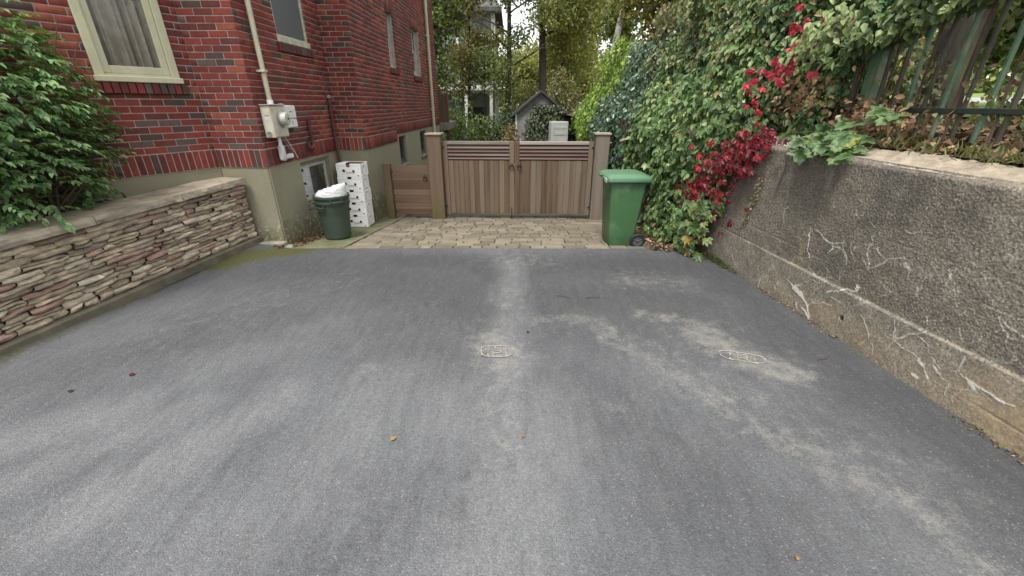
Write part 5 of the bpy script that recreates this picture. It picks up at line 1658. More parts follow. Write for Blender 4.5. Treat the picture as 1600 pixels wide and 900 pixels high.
# climbers on the fence: dense by the wall end, an overhanging fringe nearer
def mass(name, label, cat, n, sampler, size, cols, wts, mat=M_LEAF, palm=.0, ax0=(-.4, -.3, -1), out0=(-.7, -.6, .5), parent=None, jit=.5, width=1.05):
    P = sampler(n); n = len(P)
    cl = wavy(P, 2.2)
    out = nz(np.array(out0) + jit * rng.standard_normal((n, 3))); ax = nz(np.array(ax0) + jit * rng.standard_normal((n, 3)))
    root = parent
    if root is None:
        c = P.mean(0); root = thing(name, (c[0], c[1], P[:, 2].min()), label, cat)
    C = palette(n, cols, wts, .22, 1 + .2 * cl)
    S = size * rng.uniform(.6, 1.2, n)
    arrs = []
    if palm:
        pm = rng.random(n) < palm
        xx = nz(np.cross(ax[pm], out[pm]))
        for a_, sc_ in ((-1.2, .62), (-.55, .85), (0, 1.0), (.55, .85), (1.2, .62)):
            A2 = nz(ax[pm] * math.cos(a_) + xx * math.sin(a_)); O2 = nz(out[pm] + .15 * rng.standard_normal(out[pm].shape))
            arrs.append(leaf_arrays(P[pm], A2, O2, S[pm] * sc_, 1.1, C[pm] * rng.uniform(.85, 1.15, (pm.sum(), 1)), .12))
        P, ax, out, S, C = P[~pm], ax[~pm], out[~pm], S[~pm], C[~pm]
    arrs.append(leaf_arrays(P, ax, out, S, width, C, .14))
    foliage('foliage', merge(arrs), mat, root)
    return root
def fence_x(y): return 3.3 + .0833 * (3.3 - y)
def samp_dense(n):
    y = rng.uniform(3.95, 5.3, n); z = rng.uniform(1.32, 2.95, n)
    k = y > 4.42 + .2 * wavy(np.stack([z * 2, z, z * 0], 1), 1.3) - .3 * sstep(2.1, 2.4, z) - .12 * sstep(1.75, 1.5, z)
    y, z = y[k], z[k]; P = np.stack([0 * y, y, z], 1)
    x = fence_x(y) - .32 - .14 * wavy(P, 2) + .5 * rng.random(len(y)) ** 1.5 - .12 * sstep(2.0, 1.4, z)
    return np.stack([x, y, z], 1)
r_ = mass('creeper', 'thick green creeper smothering the iron fence above the wall end', 'climber', 6400, samp_dense, .077, [(.084, .155, .056), (.140, .211, .077), (.211, .280, .112), (.056, .105, .041), (.280, .183, .099)], [4, 4, 2.5, 3, .5], palm=.3)
g = Geo()
for k in range(7):
    y = 4.2 + .15 * k; g.tube([(fence_x(y) - .05, y, 1.42), (fence_x(y) - .03, y + .05, 2.0), (fence_x(y) - .06, y - .03, 2.7)], .012, 5)
g.build('stem', M_STEM, r_)
def samp_fringe(n):
    y = rng.uniform(2.6, 4.4, n)
    low = np.interp(y, [2.6, 3.0, 3.4, 3.8, 4.0, 4.4], [2.75, 2.60, 2.38, 2.26, 2.22, 2.1]) + .10 * wavy(np.stack([y, y * 0, y * 0], 1), 4)
    z = low + rng.random(n) * (3.0 - low)
    P = np.stack([0 * y, y, z], 1)
    x = fence_x(y) - .22 - .10 * wavy(P, 2) + .35 * rng.random(n)
    return np.stack([x, y, z], 1)
r_ = mass('creeper', 'creeper fringe draped over the upper rail of the iron fence', 'climber', 3300, samp_fringe, .066, [(.110, .167, .064), (.180, .244, .096), (.283, .347, .142), (.064, .110, .045)], [3, 4, 3, 2], palm=.2)
g = Geo()
for k in range(5):
    y = 3.0 + .3 * k; g.tube([(fence_x(y) - .03, y, 1.5), (fence_x(y) + .025, y + .08, 1.9), (fence_x(y) - .03, y + .02, 2.3), (fence_x(y) - .05, y - .03, 2.75)], .010, 5)
g.build('stem', M_STEM, r_)
# pale fresh sprays
def samp_pale(n):
    y = rng.normal(4.15, .2, n); z = rng.normal(2.33, .10, n) + (4.15 - y) * .5
    return np.stack([fence_x(y) - .55 + .06 * rng.standard_normal(n), y, z], 1)
mass('creeper', 'pale yellow-green creeper spray beside the scarlet leaves', 'climber', 260, samp_pale, .07, [(.20, .25, .09), (.27, .31, .13), (.14, .20, .07)], [3, 2, 3], ax0=(-.5, -.5, -.7), jit=.3)
# dry brown leaves caught in the fence
def samp_dry(n):
    y = np.concatenate([rng.normal(4.38, .14, n // 2), rng.normal(3.72, .16, n - n // 2)])
    z = np.concatenate([rng.normal(1.82, .11, n // 2), rng.normal(1.66, .07, n - n // 2)])
    x = fence_x(y) - .42 + .12 * rng.standard_normal(n)
    x[n // 2:] += .16
    return np.stack([x, y, z], 1)
mass('dry_vine', 'withered brown vine leaves caught at the foot of the iron fence', 'dead leaves', 420, samp_dry, .062, [(.24, .145, .08), (.16, .09, .05), (.34, .25, .15), (.11, .065, .04)], [3, 3, 2, 2], mat=M_DRY, jit=.9)

def samp_under(n):
    y = rng.uniform(2.4, 5.6, n); x = rng.uniform(3.75, 5.2, n)
    z = bank_z(x, y) + rng.random(n) ** 1.5 * (.35 + .35 * np.clip(wavy(np.stack([x, y, 0 * x], 1), 1.3), -.6, 1)) * np.interp(y, [2.4, 3.2, 4.5], [.35, .8, 1.5])
    return np.stack([x, y, z], 1)
mass('undergrowth', 'low tangled undergrowth of green and brown leaves behind the iron fence', 'undergrowth', 1000, samp_under, .075, [(.09, .12, .04), (.14, .15, .06), (.18, .115, .06), (.11, .07, .04)], [3, 2, 2, 2], jit=.8)
def samp_clad(n):
    k = rng.integers(-4, 8, n); y = 3.416 + k * .146 + .035 * rng.standard_normal(n); z = 1.5 + rng.random(n) ** .7 * 1.1
    kk = wavy(np.stack([y * 2, z, 0 * z], 1), 2.0) > .12; y, z = y[kk], z[kk]
    return np.stack([fence_x(y) + .03 * rng.standard_normal(len(y)), y, z], 1)
mass('creeper', 'thin creeper strands winding up single iron pickets', 'climber', 260, samp_clad, .055, [(.13, .16, .06), (.19, .2, .09), (.2, .14, .08)], [3, 2, 2], jit=.7)
# ---- maple seedlings at the wall edge: big lobed leaves, one object each
MP = []
for a_, r__ in [(-1.57, .06), (-1.25, .45), (-1.0, .32), (-.55, .72), (-.38, .66), (-.25, .45), (0.05, .80), (.22, .86), (.35, .74), (.58, .60), (.72, .52), (1.05, .78), (1.2, .92), (1.32, .86), (1.45, .96), (1.57, 1.12)]:
    MP.append((r__ * math.cos(a_), r__ * math.sin(a_)))
MPL = MP + [(-x, y) for x, y in MP[::-1][1:-1]]
def maple_leaf(P, axis, nrm, S, col, par):
    A = nz(np.array(axis, float)); O = nz(np.array(nrm, float)); X = nz(np.cross(A, O)); O = np.cross(X, A)
    vs = [np.array(P) + A * S * .05]
    for x, y in MPL:
        zc = .10 * abs(x) - .12 * (x * x + y * y)
        vs.append(np.array(P) + S * (X * x + A * (y + .2) + O * zc))
    n = len(MPL)
    V = np.array(vs)
    Q = np.array([(0, 1 + k, 1 + (k + 1) % n) for k in range(n)])
    return quads_mesh('leaf', V, Q, M_LEAF, par, attrs={'col': np.tile(np.array(col), (len(V), 1))})
mpl = thing('maple_seedling', (2.98, 3.66, 1.40), 'maple seedlings with broad lobed leaves leaning over the wall top', 'seedling')
leafs = []
for k in range(44):
    y = rng.normal(3.66, .23); h_ = rng.uniform(0, 1)
    x = 2.52 + .0833 * (4.0 - y) + .36 * rng.random()
    z = 1.40 + .30 * (x - 2.6) / .3 * rng.random() + .10 * rng.random()
    if x < float(wall_x(y)) + .02: z = 1.36 + .10 * rng.random()
    col = [(.085, .15, .05), (.12, .18, .065), (.065, .12, .045), (.19, .22, .04)][rng.choice(4, p=[.35, .3, .25, .1])]
    five = maple_leaf((x, y, z), (-.7 + .4 * rng.normal(), -.35 + .5 * rng.normal(), -.25), (-.35 + .2 * rng.normal(), -.5 + .2 * rng.normal(), .85), rng.uniform(.085, .125), col, mpl)
    leafs.append((x, y, z))
g = Geo()
for (x, y, z) in leafs:
    g.tube([(3.0, y * .7 + 3.64 * .3, 1.42), ((x + 3.0) / 2 + .02, (y + 3.64) / 2, z + .03), (x, y, z)], [.004, .003, .0022], 5)
g.build('stem', pmat('green_stem', (.12, .10, .04), None, 9, .7), mpl)

# ---- leaf litter on the bank, at the wall foot, beside the bin
def litter(name, label, cat, n, sampler, size, cols):
    P = sampler(n); n = len(P)
    nrm_ = nz(np.array([0, 0, 1.0]) + .55 * rng.standard_normal((n, 3)))
    ax = nz(rng.standard_normal((n, 3)) * np.array([1, 1, .35]))
    C = palette(n, cols, [1] * len(cols), .3)
    arr = leaf_arrays(P, ax, nrm_, size * rng.uniform(.5, 1.3, n), 1.4, C, .35)
    V, Q, C = arr
    o = quads_mesh(name, V, Q, M_DRY, attrs={'col': C}); 
    tag(o, label, cat, kind='stuff')
BRN = [(.14, .085, .05), (.20, .13, .08), (.095, .058, .036), (.26, .19, .125), (.075, .05, .034)]
def s_bank(n):
    y = rng.uniform(.5, 4.6, n); x = wall_x(y) + .30 + rng.random(n) ** .8 * 1.3
    return np.stack([x, y, np.maximum(bank_z(x, y), 1.36) + .02 + .05 * rng.random(n) * (1 + .7 * wavy(np.stack([x, y, 0 * x], 1), 2))], 1)
litter('leaf_litter', 'brown fallen leaves heaped along the iron fence', 'leaf litter', 3000, s_bank, .085, BRN)
def s_foot(n):
    x = rng.uniform(1.82, 2.45, n); y = rng.uniform(5.06, 6.6, n)
    k = (y > 5.12 + .10 * wavy(np.stack([x * 4, 0 * x, 0 * x], 1), 2)); x, y = x[k], y[k]
    return np.stack([x, y, yard_z(x, y) + .01 + .05 * rng.random(len(x))], 1)
litter('leaf_litter', 'dry leaf litter on the ground between the bin and the creeper', 'leaf litter', 1500, s_foot, .05, BRN + [(.30, .22, .14)])
def s_edge(n):
    y = rng.uniform(1.0, 5.1, n); x = wall_x(y) - .012 - .06 * rng.random(n) ** 2.2
    k = (wavy(np.stack([y, 0 * y, 0 * y], 1), 3) > -.25) | (y > 4.5); x, y = x[k], y[k]
    return np.stack([x, y, .004 + .012 * rng.random(len(y))], 1)
litter('leaf_litter', 'crumbs of dirt and leaf along the foot of the concrete wall', 'leaf litter', 900, s_edge, .016, BRN + [(.09, .11, .03)])
def s_house(n):
    q = rng.random(n)
    x = np.where(q < .45, rng.normal(-2.93, .035, n), rng.uniform(-3.5, -3.05, n)); y = np.where(q < .45, rng.uniform(5.28, 6.3, n), rng.normal(5.2, .03, n))
    return np.stack([x, y, yard_z(x, y) + .012 + .02 * rng.random(n)], 1)
litter('leaf_litter', 'reddish dead leaves gathered in the corner by the trash can', 'leaf litter', 160, s_house, .05, [(.15, .06, .04), (.10, .045, .03), (.2, .12, .07)])
def s_sill(n):
    s = rng.uniform(FOPEN[3][0][0], FOPEN[3][0][1], n)
    return np.array([FS(a, -.06 + .05 * rng.random(), .362 + .02 * rng.random()) for a in s])
litter('leaf_litter', 'dead leaves lying on the basement window sill', 'leaf litter', 30, s_sill, .05, [(.15, .06, .04), (.2, .12, .07)])
# grass tuft by the wall foot and on the bank
def tuft(n, sampler, name, label, h_, cols):
    P = sampler(n); n = len(P)
    arr = leaf_arrays(P, nz(np.array([0, 0, 1.0]) + .45 * rng.standard_normal((n, 3))), rng.standard_normal((n, 3)), h_ * rng.uniform(.5, 1.2, n), .16, palette(n, cols, [1] * len(cols)), .25)
    V, Q, C = arr
    tag(quads_mesh(name, V, Q, M_LEAF, attrs={'col': C}), label, 'grass', kind='stuff')
tuft(420, lambda n: (lambda y: np.stack([wall_x(y) - .01 - .07 * rng.random(n), y, .0 * y], 1))(rng.normal(4.72, .17, n)), 'grass_tuft', 'small grass tufts at the far foot of the concrete wall', .055, [(.13, .15, .045), (.20, .17, .07), (.09, .11, .03)])
tuft(350, lambda n: (lambda y: np.stack([fence_x(y) - .18 + .2 * rng.standard_normal(n), y, bank_z(3.2, y) + 0 * y], 1))(rng.uniform(2.2, 3.6, n)), 'grass_tuft', 'thin grass growing through leaf litter under the fence rail', .10, [(.14, .16, .06), (.20, .19, .08)])

# a thin pale climber trace on the concrete face
def s_trace(n):
    q = rng.random(n); y = 4.28 + .10 * q + .03 * rng.standard_normal(n); z = 1.05 - .5 * q + .02 * rng.standard_normal(n)
    return np.stack([wall_x(y) - .012, y, z], 1)
mass('creeper', 'thin straggle of tiny pale leaves on the concrete face', 'climber', 90, s_trace, .032, [(.20, .19, .09), (.15, .16, .07), (.26, .21, .12)], [1, 1, 1], jit=.6)

# ---- fallen bits on the asphalt
def single_leaf(x, y, a, S, col, label, name='fallen_leaf'):
    arr = leaf_arrays([(x, y, .012)], [(math.cos(a), math.sin(a), .1)], [(.2, -.2, 1)], [S], 1.2, np.array([col]), .3)
    tag(quads_mesh(name, arr[0], arr[1], M_DRY, attrs={'col': arr[2]}), label, 'fallen leaf', 'fallen leaves on the driveway')
single_leaf(-2.70, 2.38, .3, .045, (.08, .012, .014), 'dark red fallen leaf on the left of the driveway')
single_leaf(-2.94, 2.19, 1.3, .035, (.03, .03, .028), 'small blackish leaf left of the dark red one')
single_leaf(-.69, 1.77, .9, .04, (.30, .19, .09), 'tan curled leaf on the near asphalt left of centre')
single_leaf(.065, 1.79, 2.0, .03, (.32, .15, .06), 'small orange leaf on the near asphalt by the centre line')
single_leaf(.12, 2.98, .1, .03, (.07, .015, .014), 'tiny maroon leaf beside the middle tread print')
single_leaf(1.19, 1.1, .5, .025, (.35, .16, .05), 'orange leaf crumb near the lower right of the driveway')
single_leaf(2.0, 5.06, .4, .07, (.45, .22, .2), 'pinkish fallen leaf beside the wheeled bin')
for (x, y, a, ln, lab) in [(.51, 3.68, -.2, .13, 'short dark twig left of the other twig on the asphalt'), (.80, 3.66, .25, .15, 'crooked dark twig right of the other twig on the asphalt'), (2.32, 2.58, .5, .11, 'thin twig on the dark asphalt near the concrete wall')]:
    g = Geo(); g.tube([(x + ln * (q - .5) * math.cos(a), y + ln * (q - .5) * math.sin(a) + .012 * math.sin(q * 5), .008) for q in np.linspace(0, 1, 6)], .003, 5)
    tag(g.build('twig', M_STEM), lab, 'twig', 'twigs on the driveway')

# ================================================================== shrub in the planter
sh = thing('garden_shrub', (-4.22, 3.62, .6), 'leafy green shrub in the planter in front of the bay window', 'shrub')
g = Geo()
tips = []
for k in range(46):
    th = rng.uniform(0, 2 * math.pi)
    ph = rng.uniform(.05, 1.0)
    L_ = rng.uniform(.75, 1.05)
    dx, dy, dz = .62 * math.cos(th) * math.sqrt(1 - (1 - ph) ** 2 * .6), .92 * math.sin(th), 1.95 * (1 - ph * .8)
    p0 = np.array([-4.22 + .05 * math.cos(th), 3.62 + .08 * math.sin(th), .58])
    p3 = np.array([-4.25 + dx * L_, 3.62 + dy * L_, .6 + dz])
    p1 = p0 + np.array([dx * .12, dy * .12, dz * .5]); p2 = p0 * .35 + p3 * .65 + np.array([0, 0, .14])
    pts = [p0, p1, p2, p3]
    g.tube(pts, [.011, .009, .006, .003], 5)
    tips.append(pts)
g.build('stem', M_STEM, sh)
arrs = []
cpts = []
for i in range(1900):                                     # sprays of drooping leaves spread over the crown
    th = rng.uniform(0, 2 * math.pi); cz = rng.uniform(-.98, 1)
    rr = rng.random() ** .33
    sx, sy, szz = .46, .84, .92
    r2 = math.sqrt(max(0, 1 - cz * cz))
    c = np.array([-4.24 + sx * rr * r2 * math.cos(th), 3.58 + sy * rr * r2 * math.sin(th), 1.62 + szz * rr * cz])
    c += .06 * rng.standard_normal(3)
    if wavy([c], 2.6)[0] < -.42: continue
    cpts.append((c, rr, r2 * math.cos(th), r2 * math.sin(th)))
for c, rr, ox, oy in cpts:
    m = rng.integers(7, 13)
    outw = nz(np.array([ox, oy, .12]) + .3 * rng.standard_normal(3)); 
    side = nz(np.cross(outw, [0, 0, 1.0]))
    P, A, N_ = [], [], []
    for q in range(m):
        f_ = q / m
        sgn = 1 if q % 2 else -1
        P.append(c + outw * .17 * f_ + np.array([0, 0, -.05 * f_ * f_]))
        A.append(outw * .75 + side * sgn * .75 * (1 - f_ * .6) + np.array([0, 0, -.42]) + .15 * rng.standard_normal(3))
        N_.append(np.array([0, 0, 1.0]) + outw * .35 + .2 * rng.standard_normal(3))
    C = palette(m, [(.098, .182, .068), (.130, .234, .085), (.215, .325, .143), (.072, .137, .052)], [3, 4, 4, 2], .15)
    arrs.append(leaf_arrays(P, A, N_, .053 * rng.uniform(.7, 1.25, m), .92, C, .18))
foliage('foliage', merge(arrs), M_LEAF, sh)

# ================================================================== behind the gate
# timber deck at the back of the house
dk = thing('deck', (-2.5, 14.8, -.8), 'wooden back deck with tall board screen at the rear of the brick house', 'deck')
DF = Frame((-2.27, 13.95), (-1.98, 15.9))
g = Geo(); g.bbox(Frame((-4, 13.95), (-2.02, 13.95)), 0, 1.98, -2.0, -.001, 1.0, 1.22, .01); g.build('floor', pmat('grey_deck', (.19, .17, .14), None, 6, .85, .2), dk)
DFr = Frame((-2.75, 14.0), (-1.985, 14.0))
for k in range(6):
    g = Geo(); g.bbox(DFr, .12 + k * .105, .12 + k * .105 + .10, -.05, -.025 - .002 * (k % 2), 1.225, 2.2 - (.16 if k > 3 else 0) + .012 * (k % 2), .004); g.build('board', W_GOLD, dk)
g = Geo(); g.bbox(DFr, .70, .76, -.10, -.04, 1.22, 2.1, .004); g.build('post', W_GOLD, dk)
g = Geo(); g.bbox(DFr, .64, .75, -.18, -.07, -1.0, 1.0, .01); g.build('leg', pmat('red_brown_post', (.085, .035, .025), None, 8, .8), dk)
# shed
shd = thing('garden_shed', (.75, 17.0, -.93), 'small grey gabled garden shed half hidden by a climber', 'shed')
M_SHED = pmat('grey_shingle', (.24, .235, .225), (.16, .158, .15), 6, .9, .3, 40)
SFm = Frame((.12, 16.6), (2.02, 16.6))
ZE, ZA, ZG = 1.42, 2.12, -.95
g = Geo()
w_ = SFm.len
g.add([SFm(0, 0, ZG), SFm(w_, 0, ZG), SFm(w_, 0, ZE), SFm(w_ / 2, 0, ZA), SFm(0, 0, ZE), SFm(0, -2, ZG), SFm(w_, -2, ZG), SFm(w_, -2, ZE), SFm(w_ / 2, -2, ZA), SFm(0, -2, ZE)], [(0, 1, 2, 3, 4), (0, 4, 9, 5), (1, 6, 7, 2), (5, 9, 8, 7, 6)])
g.build('wall', M_SHED, shd)
zc = ZG
while zc < ZA - .12:
    z1_ = zc + .125
    fr_ = 0 if z1_ < ZE else (z1_ - ZE) / (ZA - ZE) * w_ / 2
    g = Geo(); g.bbox(SFm, fr_ + .06, w_ - fr_ - .06, .001, .022, zc + .003, z1_, .004); g.build('siding_board', M_SHED, shd)
    zc += .128
for sg_ in (0, 1):
    g = Geo()
    a = SFm(-.14 if sg_ == 0 else w_ + .14, .18, ZE - .11); b_ = SFm(w_ / 2, .18, ZA + .03)
    a2 = SFm(-.14 if sg_ == 0 else w_ + .14, -2.1, ZE - .11); b2 = SFm(w_ / 2, -2.1, ZA + .03)
    up_ = np.array([0, 0, .075])
    g.add([a, b_, b2, a2, a + up_, b_ + up_, b2 + up_, a2 + up_], [(0, 1, 2, 3), (4, 7, 6, 5), (0, 4, 5, 1), (3, 2, 6, 7), (0, 3, 7, 4)])
    g.build('roof', pmat('shed_roof', (.055, .053, .055), None, 9, .9, .3), shd)
for s_ in (0.0, w_ - .07):
    g = Geo(); g.bbox(SFm, s_, s_ + .07, .0225, .04, ZG, ZE, .004); g.build('corner_board', M_WHITE, shd)
g = Geo(); g.bbox(SFm, 1.05, 1.6, .023, .04, -.5, 1.15, .004)
dr_ = g.build('door', pmat('pale_lattice_back', (.40, .39, .37), None, 6, .8), shd)
g = Geo()
for k in range(5): g.bbox(SFm, 1.07 + k * .12, 1.09 + k * .12, .041, .055, -.5, 1.12, .002)
for k in range(11): g.bbox(SFm, 1.05, 1.6, .056, .068, -.45 + k * .15, -.43 + k * .15, .002)
g.build('lattice', pmat('dark_lattice', (.10, .095, .09), None, 8, .8), dr_)
def s_shed(n):
    s = rng.normal(1.15, .45, n).clip(.0, 2.4); z = rng.uniform(-.9, 1.75, n)
    k = (np.abs(s - 1.2) < .95 - .45 * sstep(.9, 1.8, z)) & ~((s > 1.05) & (z < 1.1) & (rng.random(n) < .8)) & ~((s < .35) & (rng.random(n) < .6)); s, z = s[k], z[k]
    return np.array([SFm(a, .09 + .22 * rng.random(), b_) for a, b_ in zip(s, z)])
mass('climber', 'grey-green climber covering the front of the garden shed', 'climber', 5200, s_shed, .11, [(.075, .10, .055), (.12, .145, .085), (.05, .07, .04), (.17, .18, .11)], [3, 3, 2, 1], out0=(-.1, -1, .4), ax0=(0, -.4, -1))
# white cabinet
cb = thing('metal_cabinet', (1.62, 14.9, -.8), 'white ribbed metal cabinet standing beside the shed', 'cabinet')
CF = Frame((1.32, 14.7), (1.90, 14.78))
g = Geo(); g.bbox(CF, 0, CF.len, -.4, 0, -.82, 1.22, .015); g.build('body', pmat('white_enamel', (.40, .41, .39), (.34, .35, .33), 5, .5, .05), cb)
g = Geo()
for k in range(9): g.bbox(CF, .07, CF.len - .04, .001, .008, -.6 + k * .2, -.52 + k * .2, .003)
g.build('rib', pmat('rib_enamel', (.44, .45, .43), None, 5, .5), cb)

# ---- house beyond the trees
fh = thing('clapboard_house', (-4.2, 27, -1.2), 'grey clapboard house with white porch seen through the trees', 'house')
FF = Frame((-9.0, 26.0), (-.95, 26.0))
M_CLAP = pmat('grey_green_clapboard', (.16, .19, .17), (.13, .155, .14), 3, .8, .2, 20)
g = Geo(); g.box(FF, 0, FF.len, -7, 0, -1.3, 6.3); g.build('wall', M_CLAP, fh)
for k in range(16):
    zc = 2.75 + k * .22
    g = Geo(); g.bbox(FF, 0, FF.len - .16, .001, .03 - .0, zc, zc + .215, .008); g.build('clapboard', M_CLAP, fh)
g = Geo(); g.bbox(FF, FF.len - .16, FF.len + .03, -.1, .06, -1.3, 6.2, .01); g.bbox(FF, FF.len - 2.1, FF.len - 1.98, .031, .06, 2.6, 6.2, .01); g.build('corner_board', M_WHITE, fh)
g = Geo(); g.bbox(FF, -.4, FF.len + .4, -7.4, .5, 6.2, 6.4, .02); rf_ = g.build('roof', pmat('grey_roof', (.09, .09, .09), None, 6, .9), fh)
g = Geo(); g.add([FF(-.4, .5, 6.4), FF(FF.len + .4, .5, 6.4), FF(FF.len + .4, -7.4, 6.4), FF(-.4, -7.4, 6.4), FF(2, -3.5, 8.8), FF(FF.len - 2, -3.5, 8.8)], [(0, 1, 5, 4), (1, 2, 5), (2, 3, 4, 5), (3, 0, 4)]); g.build('roof_slope', pmat('grey_roof2', (.09, .09, .09), None, 6, .9), rf_)
for s_ in (FF.len - 1.35, FF.len - 4.0, FF.len - 6.6):
    g = Geo(); g.bbox(FF, s_, s_ + .95, .032, .09, 3.55, 5.2, .01); wn_ = g.build('window', M_WHITE, fh)
    g = Geo(); g.box(FF, s_ + .12, s_ + .83, .091, .097, 3.67, 4.35); g.box(FF, s_ + .12, s_ + .83, .091, .097, 4.42, 5.08); g.build('pane', pmat('far_glass', (.05, .06, .065), None, 3, .1, 0), wn_)
g = Geo(); g.bbox(FF, -.3, FF.len + .3, .1, 1.9, 2.42, 2.66, .02); pr_ = g.build('porch_roof', M_WHITE, fh)
for s_ in (FF.len - .25, FF.len - 1.6, FF.len - 3.4, FF.len - 5.2):
    g = Geo(); g.bbox(FF, s_, s_ + .17, 1.6, 1.77, -1.2, 2.42, .01); g.build('porch_post', M_WHITE, fh)
g = Geo(); g.bbox(FF, FF.len - 1.4, FF.len - .55, .032, .06, -.9, 1.6, .01); g.build('door', pmat('dark_door', (.02, .02, .022), None, 5, .6), fh)
g = Geo(); g.bbox(FF, -.3, FF.len + .3, .1, 1.9, -1.25, -.95, .02); g.build('porch_floor', M_CLAP, fh)

# ---- trees
def limb(p0, d0, L_, r0, n=7, wob=.12, up=.05):
    pts, rad = [np.array(p0, float)], [r0]
    d = nz(np.array(d0, float))
    for k in range(n):
        d = nz(d + wob * rng.standard_normal(3) + np.array([0, 0, up]))
        pts.append(pts[-1] + d * L_ / n); rad.append(r0 * (1 - .78 * (k + 1) / n))
    return pts, rad
def tree(label, loc, h, r, lean, clumps, cols, wts, size, per, bark=M_BARK, name='tree', nl=9, zfirst=.3, cat='tree', group='trees behind the gate', mat=M_LEAFT, bareness=.26):
    root = thing(name, loc, label, cat, group)
    g = Geo()
    base = np.array(loc, float)
    pts, rad = [], []
    for q in np.linspace(0, 1, 12):
        pts.append(base + np.array([lean[0] * q + .06 * r * 8 * math.sin(q * 5 + loc[0]), lean[1] * q + .05 * math.sin(q * 4 + loc[1]), h * q]))
        rad.append(r * (1.25 if q == 0 else 1) * (1 - .75 * q))
    g.tube(pts, rad, 10)
    g.build('trunk', bark, root, smooth=True)
    g = Geo()
    ends = []
    for k in range(nl):
        q = zfirst + (1 - zfirst) * (k + .5) / nl
        p = np.array([np.interp(q, np.linspace(0, 1, 12), [a[i] for a in pts]) for i in range(3)])
        th = rng.uniform(0, 2 * math.pi)
        lp, lr = limb(p, (math.cos(th), math.sin(th), .45), h * .3 * rng.uniform(.7, 1.2), r * .35 * (1 - q * .6))
        g.tube(lp, lr, 6)
        ends.append(lp)
        for j in range(3):
            b0 = lp[3 + j]
            th2 = th + rng.uniform(-1.2, 1.2)
            sp_2, sr = limb(b0, (math.cos(th2), math.sin(th2), .25), h * .12, r * .13, 5)
            g.tube(sp_2, sr, 5); ends.append(sp_2)
    g.build('limb', bark, root, smooth=True)
    P = []
    for (cx, cy, cz, rx, ry, rz, dens) in clumps:
        n = int(per * dens * 1.25)
        nc = max(8, n // 26)
        u_ = rng.standard_normal((nc, 3)); u_ = nz(u_) * rng.random((nc, 1)) ** .38
        cc = np.array([cx, cy, cz]) + u_ * np.array([rx, ry, rz])
        w_ = wavy(cc, .8)
        cc = cc[w_ > -.30 - .2 + bareness]
        if len(cc) == 0: continue
        pick = cc[rng.integers(0, len(cc), n)]
        P.append(pick + rng.standard_normal((n, 3)) * np.array([.26, .26, .16]) * (size / .12) ** .5)
    P = np.concatenate(P)
    n = len(P)
    out = nz(np.array([0, -.45, .9]) + .7 * rng.standard_normal((n, 3))); ax = nz(np.array([0, 0, -.5]) + .8 * rng.standard_normal((n, 3)))
    C = palette(n, cols, wts, .25, 1 + .22 * wavy(P, 1.2))
    arr = leaf_arrays(P, ax, out, size * rng.uniform(.6, 1.25, n), 1.25, C, .1)
    V, Q, Cc = arr
    cr_ = quads_mesh('crown', V, Q, mat, root, attrs={'col': Cc}); cr_['kind'] = 'stuff'
    return root
OLV = [(.207, .201, .069), (.155, .161, .057), (.287, .265, .092), (.230, .167, .069)]
YEL = [(.33, .33, .14), (.42, .40, .19), (.25, .275, .11), (.18, .205, .085)]
GRE = [(.131, .169, .069), (.188, .219, .088), (.094, .125, .053), (.263, .275, .119)]
BRW = [(.213, .167, .081), (.161, .138, .063), (.287, .218, .103), (.155, .167, .069)]
SZ = .115
tree('slim dark tree left of the shed with a forked trunk', (-.36, 19.5, -1.0), 9.0, .17, (.35, 0), [(-.2, 19.4, 6.6, 1.7, 1.5, 1.2, .8), (-.5, 19.3, 2.9, .55, .6, .9, .2), (.3, 19.3, 4.2, .5, .5, .5, .09)], GRE, [3, 3, 2, 2], SZ, 4200, nl=8, zfirst=.42)
tree('stout straight trunked tree just behind the shed', (1.33, 20.0, -1.0), 11.0, .22, (.0, 0), [(2.3, 19.6, 6.2, 1.9, 1.6, 1.6, 1.1), (1.6, 19.2, 5.0, .9, .9, .5, .3)], YEL, [3, 2, 3, 2], SZ, 4200, nl=8, zfirst=.45)
tree('thinner leaning tree right of the stout trunk', (1.95, 21.0, -1.0), 10.5, .16, (1.0, 0), [(2.9, 20.6, 5.8, 1.5, 1.3, 1.4, .9), (2.3, 20.5, 4.0, .8, .8, .6, .3)], OLV, [3, 3, 2, 1], SZ, 3800, nl=7, zfirst=.4)
tree('slender tree between the leaning trunks', (2.55, 22.5, -1.0), 10.0, .11, (.5, 0), [(2.6, 22, 4.4, 1.3, 1.0, 2.2, 1.5)], YEL, [2, 2, 3, 3], SZ, 3600, nl=7, zfirst=.3)
tree('pale barked birch-like tree leaning right above the lime climber', (2.72, 14.6, -.7), 8.8, .15, (1.15, .2), [(3.9, 14.6, 6.2, 1.3, 1.3, 1.0, .6), (3.7, 15.2, 4.0, .7, .7, .9, .4)], GRE, [3, 3, 2, 2], SZ, 3600, bark=M_BIRCH, nl=6, zfirst=.5)
tree('russet leaved tree in front of the clapboard house', (-2.05, 21.0, -1.1), 8.6, .10, (.2, 0), [(-2.0, 20.8, 4.4, .75, .8, 1.8, 1.0), (-2.3, 20.6, 6.4, 1.2, 1.0, .9, .6), (-2.3, 20.6, 2.6, .6, .7, .5, .12)], BRW, [3, 3, 2, 2], SZ, 4200, nl=8)
tree('green tree close behind the rear corner of the brick house', (-3.1, 18.5, -1.0), 8.5, .14, (.2, 0), [(-3.0, 18.3, 5.2, 1.2, 1.0, 1.6, 1.1), (-2.9, 18.2, 3.0, .55, .7, .9, .3)], GRE, [4, 3, 3, 1], SZ, 4200, nl=8)
